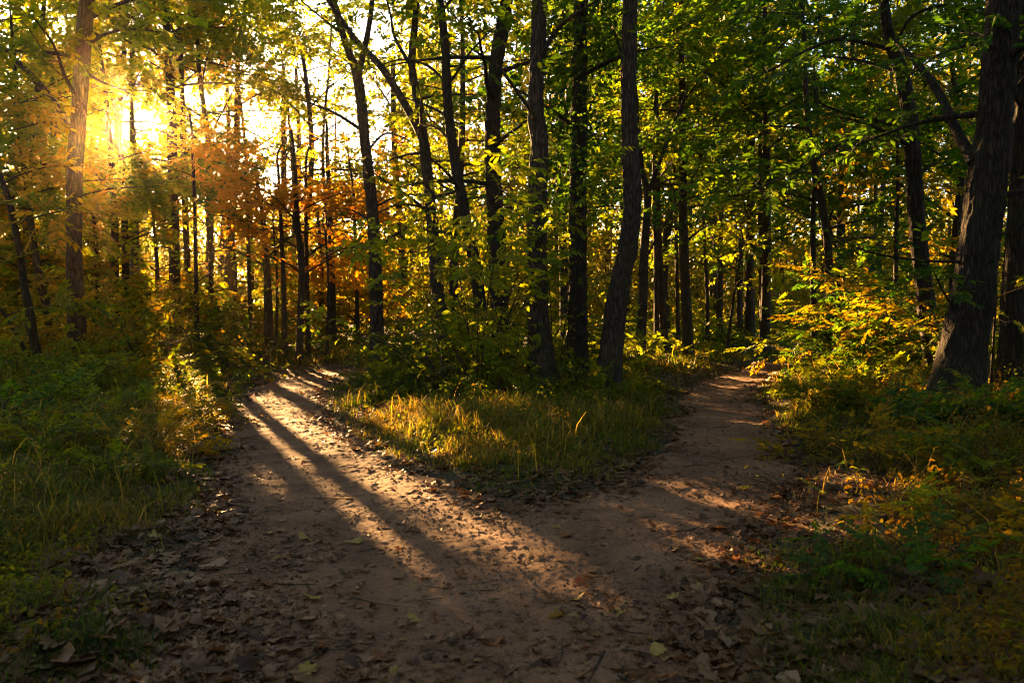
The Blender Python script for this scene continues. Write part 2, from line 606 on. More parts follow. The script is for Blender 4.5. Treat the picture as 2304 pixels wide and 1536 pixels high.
def grid_mesh(name, X, Y, Z, mat, keep=None):
    ny, nx = Z.shape
    XX, YY = np.meshgrid(X, Y)
    V = np.stack([XX, YY, Z], -1).reshape(-1, 3)
    i = np.arange(ny - 1)[:, None] * nx
    j = np.arange(nx - 1)[None, :]
    Fq = np.stack([i + j, i + j + 1, i + nx + j + 1, i + nx + j], -1)
    if keep is not None:
        Fq = Fq[keep]
    Fq = Fq.reshape(-1, 4)
    used = np.unique(Fq)
    mp = np.zeros(len(V), np.int64)
    mp[used] = np.arange(len(used))
    return make_mesh(name, V[used], [mp[Fq]], mat, smooth=True)


xr = spacing(0, 160, 0.05, 1.0, 1)[:130]
xr = np.concatenate([xr, spacing(xr[-1] + .06, 180, 0.07, 1.06, 8)])
X = np.concatenate([-xr[:0:-1], xr])
Y = np.concatenate([-spacing(.5, 60, 0.3, 1.15, 8)[::-1] + 1.5, spacing(1.1, 14, 0.05, 1.0, 1), spacing(14.1, 220, 0.06, 1.04, 8)])
XX, YY = np.meshgrid(X, Y)
sd = path_sd(XX, YY)
Zg = terrain(XX, YY, sd) - 0.07 * sstep(0.10, -0.12, sd) + (fbm(XX * 9, YY * 9, 41, 3) - .5) * .035
gnd = obj('ground', grid_mesh('ground', X, Y, Zg, M_SOIL))
tag(gnd, 'dark leaf strewn forest soil under the trees', None, None, 'structure')

X = np.arange(-6.0, 15.0, 0.016)
Y = np.concatenate([spacing(-1.0, 2.0, 0.06, 1, 1), spacing(2.02, 27.0, 0.012, 1.0016, .07)])
XX, YY = np.meshgrid(X, Y)
sd = np.empty(XX.shape)
for i in range(0, len(Y), 100):
    sd[i:i + 100] = path_sd(XX[i:i + 100], YY[i:i + 100])
rel = (fbm(XX * 2.2, YY * 2.2, 61, 3) - .5) * .045 + (fbm(XX * 9, YY * 9, 62, 3) - .5) * .016
lump = fbm(XX * 26, YY * 22, 63, 3)
rel += np.clip(lump - .54, 0, 1) * .030 * sstep(-1.3, 0.0, sd + (fbm(XX * .8, YY * .8, 66, 2) - .5) * 2.2) + np.clip(lump - .62, 0, 1) * .03
rel += (fbm(XX * 60, YY * 60, 64, 2) - .5) * .008
Zp = terrain(XX, YY, sd) + 0.012 + rel - 0.10 * sstep(-0.06, 0.16, sd)
keep = (sd < 0.18)[:-1, :-1]
pth = obj('path', grid_mesh('path', X, Y, Zp, M_PATH, keep))
tag(pth, 'trodden brown earth path that forks left and right round the trees', None, None, 'structure')
PX, PY, PZ = X, Y, Zp


def surf(x, y):
    """height of what one sees at x, y: the path's relief or the soil"""
    sdp = path_sd(x, y)
    z = terrain(x, y, sdp) + (fbm(x * 9, y * 9, 41, 3) - .5) * .035
    xi = np.clip(np.searchsorted(PX, x), 0, len(PX) - 1)
    yi = np.clip(np.searchsorted(PY, y), 0, len(PY) - 1)
    zp = PZ[yi, xi]
    return np.where((sdp < 0.05) & (y < 26.5), np.maximum(zp, z - 0.07 * sstep(0.10, -0.12, sdp)), z), sdp


# ------------------------------------------------------------------ trees
def px_line(pts, depth, dd=0.0):
    """[(px,py,width px)] -> world points, radii; the depth may drift by DD along the line"""
    n = len(pts)
    P, R = [], []
    for i, (x, y, w) in enumerate(pts):
        d = depth + dd * i / max(1, n - 1)
        P.append(W(x, y, d))
        R.append(w / 2 / F * d)
    return np.array(P), np.array(R)


def twigs_on(P, R, n, length, t0=0.25, flat=0.35, up=0.1):
    """side twigs along a limb: list of (points, radii)"""
    out = []
    seg = np.concatenate([[0], np.cumsum(np.linalg.norm(np.diff(P, axis=0), axis=1))])
    tot = seg[-1]
    for i in range(n):
        t = t0 + (1 - t0) * (i + rng.random()) / n
        s = t * tot
        k = min(len(P) - 2, int(np.searchsorted(seg, s)) - 1 if s > 0 else 0)
        k = max(k, 0)
        f = (s - seg[k]) / max(1e-6, seg[k + 1] - seg[k])
        p = P[k] * (1 - f) + P[k + 1] * f
        tg = norm(P[k + 1] - P[k])
        side = np.cross(tg, [0, 0, 1.0])
        if np.linalg.norm(side) < 0.3:
            a = rng.uniform(0, 2 * PI)
            side = np.array([math.cos(a), math.sin(a), 0])
        side = norm(side) * (1 if i % 2 else -1)
        d = norm(tg * rng.uniform(.3, .9) + side * rng.uniform(.6, 1.1) + np.array([0, 0, rng.normal(up, flat)]))
        ln = length * rng.uniform(.55, 1.2) * (1.15 - 0.5 * t)
        m = p + d * ln * .5 + np.array([0, 0, .06 * ln])
        e = p + d * ln + np.array([0, 0, -.10 * ln]) + rng.normal(0, .06 * ln, 3)
        r = max(.004, min(R[k] * .5, .012 * ln))
        out.append((np.array([p, m, e]), np.array([r, r * .7, r * .3])))
    out.append((np.array([P[-1], P[-1] + norm(P[-1] - P[-2]) * length * .35]), np.array([R[-1], R[-1] * .4])))
    return out


def foliage_on(tw, per_m):
    """spray positions and directions along twigs"""
    pos, dr = [], []
    for P, R in tw:
        L = np.linalg.norm(np.diff(P, axis=0), axis=1)
        tot = L.sum()
        n = max(2, int(tot * per_m + rng.random()))
        for t in np.linspace(.25, 1.0, n):
            s = t * tot
            k = 0
            while k < len(L) - 1 and s > L[k]:
                s -= L[k]
                k += 1
            f = min(1, s / max(L[k], 1e-6))
            pos.append(P[k] * (1 - f) + P[k + 1] * f + rng.normal(0, .05, 3))
            tg = norm(P[k + 1] - P[k])
            sd = np.cross(tg, [0, 0, 1.0])
            dr.append(tg + sd * rng.uniform(-.9, .9) + np.array([0, 0, rng.normal(0, .2)]))
    return np.array(pos).reshape(-1, 3), np.array(dr).reshape(-1, 3)


def limb(p0, az, el, length, r0, curve=0.35, n=5, sag=0.0):
    """a bending limb from p0"""
    P, R = [np.asarray(p0, float)], [r0]
    st = length / n
    for i in range(n):
        az += rng.normal(0, .18)
        el += -curve / n * rng.uniform(0.2, 1.6) - sag / n
        d = np.array([math.cos(el) * math.cos(az), math.cos(el) * math.sin(az), math.sin(el)])
        P.append(P[-1] + d * st)
        R.append(r0 * (1 - .8 * (i + 1) / n))
    return np.array(P), np.array(R)


def at_height(P, R, z):
    k = int(np.clip(np.searchsorted(P[:, 2], z), 1, len(P) - 1))
    f = np.clip((z - P[k - 1, 2]) / max(1e-6, P[k, 2] - P[k - 1, 2]), 0, 1)
    return P[k - 1] * (1 - f) + P[k] * f, R[k - 1] * (1 - f) + R[k] * f


def tree(name, label, depth, pts, bark=M_BARK, leaf=M_GREEN, near=False, top=14.0, limbs=None, auto=None, crown=None, carve=1.35, spray='flat',
         slen=.6, flare=.35, group=None, cat='tree', dd=0.0, lod=None, per_m=3.2, ridge=.022, ivy=None):
    """LIMBS: drawn limbs [(points px, twigs, twig length)]; AUTO: (n, z0, z1, length, twigs, twig length) limbs that become parts of their own;
    CROWN: the same numbers for limbs that make up the crown high up"""
    lod = lod or ('n' if near else 'f')
    P, R = px_line(pts, depth, 0)
    b = P[0].copy()
    b[2] = hz(b[0], b[1]) - .06
    base = b.copy()
    if P[0][2] - b[2] > .12:
        P = np.vstack([b, P])
        R = np.concatenate([[R[0] * 1.05], R])
    else:
        P[0] = b
    if top > P[-1][2] + .5:
        d = norm(P[-1] - P[-2])
        d = norm(d + np.array([0, 0, .8]))
        h = top - P[-1][2]
        P = np.vstack([P, P[-1] + d * h * .5 + rng.normal(0, .1, 3), P[-1] + d * h + rng.normal(0, .3, 3)])
        R = np.concatenate([R, [R[-1] * .7, R[-1] * .15]])
    P, R = resample(P, R, .035 if near else .25)
    root = thing(name, label, cat, base, group)
    bag = Bag()
    nseg = (72 if R.max() > .2 else 48) if near else 10
    bag.tube(P, R, nseg, bark=ridge if near else 0, flare=flare, seed=int(abs(P[0][0] * 97 + P[0][1] * 31)) % 1000)
    bag.build('trunk', bark, root, base)
    kind = spray
    for lp in (limbs or []):
        pp, ntw, tl = lp[:3]
        ldd = lp[3] if len(lp) > 3 else rng.uniform(-1.2, 1.2)
        Q, q = px_line(pp, depth, ldd)
        Q, q = resample(Q, q, .12)
        bb = Bag()
        bb.tube(Q, q, 12 if near else 8)
        tw = clear_twigs(twigs_on(Q, q, ntw, tl), carve)
        for a, r in tw:
            bb.tube(a, r, 4)
        o = bb.build('branch', bark, root, base)
        if ntw:
            pos, dr = foliage_on(tw, per_m)
            leaves_mesh('foliage', sprays(kind, lod, pos, dr, slen), leaf, o, base, carve)
    if auto:
        n, z0, z1, ln, ntw, tl = auto
        a0 = rng.uniform(0, 2 * PI)
        for i in range(n):
            z = z0 + (z1 - z0) * (i + rng.random()) / n
            p, r = at_height(P, R, z)
            Q, q = limb(p, a0 + i * 2.4 + rng.normal(0, .3), rng.uniform(.1, .7), ln * rng.uniform(.7, 1.2), max(.012, min(r * .35, .05)))
            Q, q = resample(Q, q, .3)
            bb = Bag()
            bb.tube(Q, q, 7)
            tw = clear_twigs(twigs_on(Q, q, ntw, tl), carve)
            for a, rr in tw:
                bb.tube(a, rr, 3)
            o = bb.build('branch', bark, root, base)
            pos, dr = foliage_on(tw, per_m)
            leaves_mesh('foliage', sprays(kind, lod, pos, dr, slen), leaf, o, base, carve)
    if crown:
        n, z0, z1, ln, ntw, tl = crown
        a0 = rng.uniform(0, 2 * PI)
        bb = Bag()
        ps, ds = [], []
        for i in range(n):
            z = z0 + (z1 - z0) * (i + rng.random()) / n
            p, r = at_height(P, R, z)
            sh = 1.0 - .45 * max(0, (z - z0) / max(.1, z1 - z0)) ** 2
            Q, q = limb(p, a0 + i * 2.4 + rng.normal(0, .3), rng.uniform(.0, .8), ln * sh * rng.uniform(.7, 1.2), max(.012, min(r * .4, .05)))
            bb.tube(Q, q, 5)
            tw = clear_twigs(twigs_on(Q, q, ntw, tl), carve)
            for a, rr in tw:
                bb.tube(a, rr, 3)
            pos, dr = foliage_on(tw, per_m)
            ps.append(pos)
            ds.append(dr)
        o = bb.build('crown', bark, root, base)
        leaves_mesh('foliage', sprays(kind, 'f', np.vstack(ps), np.vstack(ds), slen * 1.15), leaf, o, base, carve)
    if ivy:
        z0, z1, n = ivy
        ps, ds = [], []
        for i in range(n):
            z = rng.uniform(z0, z1)
            p, r = at_height(P, R, z)
            a = rng.uniform(0, 2 * PI)
            d = np.array([math.cos(a), math.sin(a), rng.uniform(-.5, .3)])
            ps.append(p + d * (r + rng.uniform(0, .25)))
            ds.append(d)
        leaves_mesh('foliage', sprays('clump', 'n', np.array(ps), np.array(ds), .5), M_DEEP, root, base)
    return root


exec_trees = []
# --- the group between the two paths
tree('tree', 'rough barked brown trunk, left one of the two pale straight trunks at the fork', 13.1,
     [(1224, 905, 62), (1216, 800, 50), (1208, 640, 46), (1210, 440, 43), (1214, 320, 40), (1205, 245, 38), (1211, 120, 34), (1214, 0, 34), (1222, -200, 30)],
     near=True, leaf=M_GREEN, top=13, flare=.9,
     limbs=[([(1228, 300, 12), (1180, 230, 9), (1120, 150, 7), (1060, 110, 4)], 10, .8),
            ([(1215, 130, 12), (1260, 60, 9), (1330, 10, 6)], 8, .8),
            ([(1208, 560, 6), (1170, 470, 5), (1120, 420, 3)], 8, .6)],
     crown=(12, 7.5, 13, 3.4, 9, 1.1))
tree('tree', 'brown trunk bending to the right at mid height, on the right side of the fork', 13.2,
     [(1366, 900, 52), (1378, 770, 50), (1392, 650, 48), (1412, 560, 45), (1423, 450, 42), (1417, 300, 37), (1415, 150, 36), (1418, 0, 35), (1420, -200, 32)],
     near=True, leaf=M_DEEP, top=13, flare=.8,
     limbs=[([(1416, 190, 10), (1395, 110, 7), (1370, 40, 5)], 7, .7),
            ([(1436, 620, 6), (1475, 540, 5), (1530, 450, 4), (1570, 380, 3)], 8, .6, -.8)],
     crown=(12, 7.5, 13, 3.4, 9, 1.1))
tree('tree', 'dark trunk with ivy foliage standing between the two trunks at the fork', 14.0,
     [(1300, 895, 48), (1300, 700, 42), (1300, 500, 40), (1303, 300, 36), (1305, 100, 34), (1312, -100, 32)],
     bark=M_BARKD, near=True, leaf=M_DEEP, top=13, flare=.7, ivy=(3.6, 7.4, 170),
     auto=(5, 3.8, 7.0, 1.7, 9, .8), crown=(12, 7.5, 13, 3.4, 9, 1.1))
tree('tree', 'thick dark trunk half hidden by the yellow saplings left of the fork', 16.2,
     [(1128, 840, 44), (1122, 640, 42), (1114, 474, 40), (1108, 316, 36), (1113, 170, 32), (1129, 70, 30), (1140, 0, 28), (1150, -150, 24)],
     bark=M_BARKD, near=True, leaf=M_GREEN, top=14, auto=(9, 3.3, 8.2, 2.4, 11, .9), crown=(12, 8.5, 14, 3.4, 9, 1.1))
tree('tree', 'slim trunk curving left towards its top, behind the yellow saplings', 15.0,
     [(1090, 830, 30), (1075, 640, 28), (1058, 540, 26), (1041, 457, 25), (1017, 316, 23), (1006, 211, 21), (1001, 112, 20), (990, 0, 18)],
     bark=M_BARKD, near=True, leaf=M_OLIVE, top=12,
     limbs=[([(996, 178, 7), (965, 150, 6), (929, 137, 5), (890, 136, 4), (850, 150, 3)], 7, .6),
            ([(1024, 330, 7), (985, 290, 5), (950, 280, 3)], 7, .6)],
     auto=(6, 2.8, 6.6, 1.8, 9, .8), crown=(9, 7, 12, 2.8, 8, 1.0), carve=1.35)
tree('tree', 'brown trunk with one long limb leaning far left across its neighbour', 17.0,
     [(1005, 790, 32), (985, 650, 29), (972, 500, 27), (955, 330, 24), (945, 250, 20), (927, 148, 18), (932, 70, 15), (939, -20, 13)],
     near=True, leaf=M_OLIVE, top=12,
     limbs=[([(955, 320, 20), (929, 267, 18), (890, 200, 17), (855, 148, 15), (795, 84, 13), (745, 10, 11), (700, -60, 8)], 8, .8, 1.0),
            ([(925, 150, 8), (888, 84, 7), (880, 40, 5), (870, 0, 4)], 6, .6),
            ([(975, 470, 6), (900, 460, 5), (850, 480, 3)], 9, .6)],
     auto=(5, 3.0, 6.5, 1.9, 10, .8), crown=(6, 8, 12, 2.8, 7, 1.0), carve=1.35)
tree('tree', 'tall trunk forking into a narrow V near the sky gap, left of the saplings', 18.5,
     [(848, 800, 33), (846, 650, 31), (838, 480, 27), (822, 330, 25), (806, 185, 24), (782, 110, 16), (760, 40, 15), (742, -60, 13)],
     near=True, leaf=M_OLIVE, top=11,
     limbs=[([(805, 175, 15), (820, 110, 13), (833, 40, 12), (842, -60, 10)], 5, .6, .4),
            ([(826, 340, 6), (870, 300, 5), (930, 320, 3)], 9, .7),
            ([(845, 560, 5), (770, 560, 4), (720, 590, 3)], 8, .6),
            ([(836, 470, 5), (900, 440, 4), (960, 440, 3)], 9, .7)],
     auto=(5, 2.6, 6.0, 1.8, 9, .8), crown=(5, 7.5, 11, 2.6, 7, 1.0), carve=1.35)

# --- the left edge
tree('tree', 'tall straight trunk forking at mid height in front of the low sun', 15.0,
     [(178, 872, 40), (172, 730, 37), (167, 560, 34), (168, 420, 33), (172, 330, 35), (181, 220, 31), (190, 90, 31), (197, -20, 31), (205, -150, 28)],
     near=True, leaf=M_OLIVE, top=12, flare=.3, ridge=.008,
     limbs=[([(160, 290, 17), (125, 235, 15), (80, 180, 14), (35, 135, 12), (-30, 80, 11)], 8, .8, .5),
            ([(165, 270, 12), (168, 200, 10), (172, 120, 9), (178, 20, 7)], 5, .6, .7),
            ([(200, 100, 8), (240, 76, 7), (290, 66, 5), (340, 70, 3)], 8, .8, .8),
            ([(120, 232, 7), (70, 225, 6), (20, 240, 4), (-20, 270, 3)], 8, .7, .3),
            ([(170, 290, 4), (110, 275, 4), (40, 290, 3)], 8, .6),
            ([(182, 440, 4), (250, 425, 3), (330, 420, 2)], 9, .7, .6)],
     auto=(5, 4.2, 7.4, 2.4, 10, .9), crown=(9, 7.4, 12, 3.2, 9, 1.1), carve=1.35)
tree('slender_tree', 'dark slender crooked trunk leaning left near the left edge', 13.6,
     [(112, 890, 24), (84, 800, 20), (66, 700, 19), (56, 650, 16), (40, 540, 14), (10, 420, 13), (-40, 300, 11)],
     bark=M_BARKD, near=True, leaf=M_GOLD, top=7.5, ridge=.006, auto=(5, 2.2, 5.0, 1.5, 9, .7), carve=True, flare=.2)
tree('sapling', 'thin dark stem arching out of the picture at the far left', 12.8,
     [(88, 880, 10), (60, 800, 9), (25, 730, 8), (-10, 680, 7), (-60, 600, 6)],
     bark=M_BARKD, near=True, leaf=M_OLIVE, top=4.2, ridge=0, auto=(4, 1.2, 3.4, 1.0, 7, .5), carve=True, flare=.1)
tree('tree', 'leaning brown trunk in yellow leaves behind the crooked left trunk', 19.5,
     [(122, 790, 20), (106, 697, 18), (88, 616, 17), (74, 540, 16), (60, 430, 14), (40, 250, 12)],
     bark=M_BARKF, leaf=M_GOLD, top=9, auto=(8, 2.0, 7.5, 2.2, 10, .9), carve=1.35)
tree('tree', 'taller and thicker of the two far trunks standing right of the sun', 27.0,
     [(396, 800, 26), (392, 560, 24), (388, 360, 22), (384, 200, 20), (378, 90, 18), (370, 0, 15)],
     bark=M_BARKF, leaf=M_OLIVE, top=15, auto=(7, 4.0, 9.5, 2.6, 11, 1.0), crown=(16, 9.5, 15, 3.6, 10, 1.1), carve=1.35)
tree('tree', 'thinner of the two far trunks standing right of the sun', 28.0,
     [(430, 800, 15), (420, 560, 14), (413, 360, 13), (410, 220, 12), (404, 60, 10)],
     bark=M_BARKF, leaf=M_GOLD, top=12, auto=(6, 3.5, 9.0, 2.4, 11, 1.0), crown=(8, 9, 12, 2.6, 10, 1.0), carve=1.35)
tree('tree', 'left trunk of two close brown trunks standing below the sun', 24.0,
     [(262, 760, 18), (260, 640, 16), (258, 520, 15), (252, 380, 13), (240, 240, 11), (225, 120, 9)],
     bark=M_BARKF, leaf=M_GOLD, top=10, auto=(6, 2.5, 7.5, 2.2, 9, .9), carve=1.35)
tree('tree', 'right trunk of two close brown trunks standing below the sun', 24.6,
     [(286, 760, 18), (283, 640, 16), (281, 520, 15), (276, 400, 13), (262, 260, 11)],
     bark=M_BARKF, leaf=M_OLIVE, top=9, auto=(6, 2.5, 7.5, 2.2, 9, .9), carve=1.35)
tree('slender_tree', 'thin pole like trunk rising behind the yellow bushes on the left', 22.0,
     [(444, 770, 11), (441, 620, 9), (439, 500, 8), (435, 380, 7), (430, 280, 5)],
     bark=M_BARKF, leaf=M_OLIVE, top=7.5, auto=(7, 2.2, 7.0, 1.8, 9, .8), carve=1.35)

# --- orange young trees beyond the left path, and the trunks under them
tree('young_tree', 'young tree in orange autumn leaves overhanging the left path bend', 21.0,
     [(672, 825, 17), (676, 720, 16), (678, 600, 15), (668, 480, 12), (662, 360, 9), (655, 290, 6)],
     bark=M_BARKF, leaf=M_ORANGE, top=6.5, lod='n', auto=(15, 2.2, 6.0, 2.3, 12, .9), carve=1.25, slen=.62)
tree('young_tree', 'young orange leaved tree left of the path bend, paler and thinner', 23.5,
     [(606, 800, 22), (604, 700, 20), (600, 600, 16), (590, 480, 11), (575, 380, 7)],
     bark=M_BARKF, leaf=M_GOLD, top=6.5, lod='n', auto=(12, 2.6, 6.2, 2.2, 11, .9), carve=1.25, slen=.62)
tree('slender_tree', 'slim brown trunk between the two orange young trees', 21.6,
     [(642, 826, 13), (640, 740, 12), (638, 640, 11), (632, 500, 9), (626, 380, 6)],
     bark=M_BARKF, leaf=M_ORANGE, top=6.2, lod='n', auto=(8, 2.8, 6.0, 1.8, 9, .8), carve=1.35)
tree('slender_tree', 'slim trunk right behind the orange tree at the path bend', 23.0,
     [(694, 810, 12), (692, 700, 11), (690, 600, 10), (688, 450, 8), (690, 350, 5)],
     bark=M_BARKF, leaf=M_GOLD, top=7, auto=(8, 2.8, 6.6, 1.8, 9, .8), carve=1.35)
tree('tree', 'brown trunk among orange leaves midway between path bend and forked trunk', 25.0,
     [(750, 800, 17), (748, 680, 15), (745, 560, 14), (740, 430, 11), (735, 320, 8)],
     bark=M_BARKF, leaf=M_ORANGE, top=7.6, auto=(10, 2.8, 7.2, 2.2, 10, .9), carve=1.35)
tree('slender_tree', 'thin dark trunk left of the orange trees, behind green bushes', 26.0,
     [(566, 800, 11), (563, 700, 10), (560, 600, 9), (556, 470, 7)],
     bark=M_BARKF, leaf=M_OLIVE, top=7, auto=(8, 2.5, 6.6, 2.0, 9, .9), carve=1.35)
tree('slender_tree', 'thin trunk in shade just left of the tall forked trunk', 27.0,
     [(806, 800, 10), (804, 700, 9), (800, 560, 8), (795, 430, 6)],
     bark=M_BARKF, leaf=M_GOLD, top=7.5, auto=(8, 2.2, 7.2, 2.0, 9, .9), carve=1.35)

for (lab, px, dep) in [('small orange leaved young tree standing at the left path bend, nearest the forked trunk', 735, 21.5),
                       ('small orange leaved young tree behind the left path bend, under the taller orange one', 620, 22.5)]:
    tree('young_tree', lab, dep, [(px, 812, 8), (px + 4, 640, 6), (px - 4, 520, 4)], bark=M_BARKF, leaf=M_ORANGE, top=4.6, lod='n', crown=(14, 2.7, 4.6, 1.7, 9, .8), carve=1, slen=.55)

# --- the wood between the fork and the right path
tree('tree', 'dark trunk that forks in two above the gap right of the bent trunk', 20.5,
     [(1438, 825, 25), (1445, 700, 22), (1450, 560, 20), (1457, 440, 18), (1446, 390, 12), (1436, 300, 10), (1430, 200, 8)],
     bark=M_BARKF, leaf=M_GREEN, top=10,
     limbs=[([(1458, 440, 11), (1475, 390, 9), (1505, 310, 8), (1540, 220, 6)], 9, .8)],
     auto=(9, 3.6, 9.0, 2.2, 10, .9), crown=(8, 8, 10, 2.4, 9, 1.0))
for (lab, dep, pts, lf, tp) in [
    ('slim trunk right of the dark forked trunk, left one of a close pair', 24.0, [(1478, 800, 13), (1477, 680, 12), (1476, 560, 11), (1472, 420, 9)], M_FRESH, 11),
    ('slim brown trunk tilting left at its foot, right one of a close pair', 24.5, [(1498, 806, 19), (1490, 690, 17), (1484, 580, 15), (1480, 440, 12)], M_FRESH, 12),
    ('sturdy straight brown trunk at the left edge of the right path bend', 23.0, [(1549, 815, 25), (1545, 700, 23), (1540, 600, 22), (1537, 470, 20), (1536, 340, 17)], M_GREEN, 14),
    ('short looking trunk far back in the green gap', 30.0, [(1617, 800, 16), (1619, 700, 15), (1620, 620, 13), (1622, 480, 10)], M_FRESH, 12),
    ('thick straight trunk far back at the end of the right path', 28.0, [(1687, 806, 25), (1687, 690, 24), (1688, 560, 20), (1690, 430, 17)], M_GREEN, 15),
    ('slimmer trunk right beside the thick one at the end of the right path', 29.0, [(1717, 806, 16), (1716, 690, 15), (1713, 570, 13), (1710, 430, 11)], M_DEEP, 13),
    ('slim trunk left of the thick one at the end of the right path', 31.0, [(1666, 800, 15), (1664, 690, 14), (1667, 560, 12), (1670, 430, 9)], M_FRESH, 12),
    ('thin dark trunk midway along the green gap', 27.0, [(1590, 800, 10), (1592, 690, 9), (1586, 560, 8), (1580, 430, 7)], M_FRESH, 10),
    ('thin trunk just left of the sturdy one by the right path bend', 26.0, [(1527, 800, 10), (1524, 680, 9), (1522, 560, 8), (1518, 430, 7)], M_GREEN, 11),
]:
    tree('tree', lab, dep, pts, bark=M_BARKF, leaf=lf, top=tp, auto=(8, 3.0, 8.0, 2.1, 10, .9), crown=(10, 7.5, tp, 2.8, 9, 1.0))
tree('sapling', 'thin pole leaning right in front of the far trunks of the right path', 23.5,
     [(1632, 818, 8), (1643, 730, 7), (1655, 640, 6), (1672, 540, 4)], bark=M_BARKF, leaf=M_FRESH, top=4.6, auto=(6, 1.8, 4.2, 1.3, 8, .6), flare=.1)

# --- the right side
tree('tree', 'dark wavy trunk with thin foliage standing behind the right side shrubs', 18.5,
     [(1868, 800, 20), (1867, 660, 19), (1862, 550, 18), (1853, 480, 17), (1834, 387, 16), (1818, 280, 15), (1812, 180, 12), (1808, 60, 9)],
     bark=M_BARKD, leaf=M_DEEP, top=11, auto=(10, 3.0, 8.5, 2.4, 11, .9), crown=(8, 8, 11, 2.6, 9, 1.0))
tree('slender_tree', 'thin dark trunk left of the wavy trunk behind the shrubs', 20.0,
     [(1832, 790, 15), (1830, 660, 14), (1829, 520, 12), (1832, 400, 10), (1838, 280, 7)],
     bark=M_BARKD, leaf=M_OLIVE, top=9, auto=(9, 3.0, 8.2, 2.2, 10, .9))
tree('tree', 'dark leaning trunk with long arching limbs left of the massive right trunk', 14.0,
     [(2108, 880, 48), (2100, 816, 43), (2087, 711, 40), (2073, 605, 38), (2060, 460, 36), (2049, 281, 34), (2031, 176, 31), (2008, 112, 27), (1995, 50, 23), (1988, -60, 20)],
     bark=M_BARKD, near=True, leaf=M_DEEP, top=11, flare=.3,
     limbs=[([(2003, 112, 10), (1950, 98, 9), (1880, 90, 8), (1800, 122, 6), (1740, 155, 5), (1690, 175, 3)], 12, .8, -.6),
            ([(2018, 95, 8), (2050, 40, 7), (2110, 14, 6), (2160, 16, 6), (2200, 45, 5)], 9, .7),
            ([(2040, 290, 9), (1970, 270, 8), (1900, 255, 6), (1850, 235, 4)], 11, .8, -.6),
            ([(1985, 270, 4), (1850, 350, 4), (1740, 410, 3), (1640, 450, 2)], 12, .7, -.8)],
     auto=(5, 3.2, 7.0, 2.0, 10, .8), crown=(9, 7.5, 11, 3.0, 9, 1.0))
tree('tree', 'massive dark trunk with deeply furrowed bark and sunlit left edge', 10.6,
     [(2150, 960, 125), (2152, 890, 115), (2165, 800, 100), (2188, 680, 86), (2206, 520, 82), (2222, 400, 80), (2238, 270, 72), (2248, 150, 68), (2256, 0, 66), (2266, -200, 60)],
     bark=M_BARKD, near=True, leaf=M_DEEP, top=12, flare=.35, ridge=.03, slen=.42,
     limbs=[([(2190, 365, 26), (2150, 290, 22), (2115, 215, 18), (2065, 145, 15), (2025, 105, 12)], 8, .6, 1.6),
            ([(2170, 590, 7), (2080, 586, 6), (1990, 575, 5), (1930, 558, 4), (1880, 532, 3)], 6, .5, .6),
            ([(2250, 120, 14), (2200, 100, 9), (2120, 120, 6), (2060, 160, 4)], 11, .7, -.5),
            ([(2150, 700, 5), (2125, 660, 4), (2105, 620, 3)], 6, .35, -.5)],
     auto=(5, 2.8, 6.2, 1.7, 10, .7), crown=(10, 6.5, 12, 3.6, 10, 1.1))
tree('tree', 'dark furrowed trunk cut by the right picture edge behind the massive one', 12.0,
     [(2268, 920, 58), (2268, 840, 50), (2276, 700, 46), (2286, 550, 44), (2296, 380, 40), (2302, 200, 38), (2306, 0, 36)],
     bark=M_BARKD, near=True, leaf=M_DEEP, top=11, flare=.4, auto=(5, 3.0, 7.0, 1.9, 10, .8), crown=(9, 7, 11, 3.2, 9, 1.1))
tree('sapling', 'thin bare stem standing between the two trunks at the right edge', 10.9,
     [(2226, 930, 7), (2232, 820, 6), (2240, 690, 5), (2243, 610, 3)], bark=M_TWIG, near=True, leaf=M_OLIVE, top=2.6, ridge=0,
     auto=(4, 1.0, 2.2, .5, 4, .3), flare=.05)
tree('slender_tree', 'thin dark trunk behind the right side shrubs, left of the leaning trunk', 18.0,
     [(2018, 820, 13), (2017, 700, 12), (2016, 560, 10), (2020, 420, 8)], bark=M_BARKD, leaf=M_GOLD, top=7, auto=(8, 2.8, 6.5, 1.8, 10, .8))

for (lab, px, dep, w_, lf, tp) in [
    ('bushy young tree in yellow leaves far left between the trunks', 30, 22, 12, M_GOLD, 5.5),
    ('bushy young tree in green gold leaves below and left of the sun', 215, 24, 12, M_FRESH, 5.5),
    ('bushy young tree in yellow green leaves below and right of the sun', 350, 26, 12, M_FRESH, 6.0),
    ('bushy golden young tree behind the thin pole like trunk', 470, 27, 12, M_GOLD, 6.0),
    ('low branched green gold tree just left of the orange trees', 525, 28, 12, M_FRESH, 6.5),
    ('low branched yellow tree behind the orange trees', 720, 30, 12, M_GOLD, 6.0),
    ('low branched yellow tree right behind the forked trunk', 800, 31, 12, M_GOLD, 6.5),
    ('bushy olive young tree at the left picture edge', -90, 20, 12, M_OLIVE, 5.5)]:
    tree('young_tree', lab, dep, [(px, 800, w_), (px + 4, 620, w_ * .8), (px - 5, 480, w_ * .5)], bark=M_BARKF, leaf=lf, top=tp, crown=(22, .6, tp, 2.6, 10, .9), carve=1.3, slen=.7)

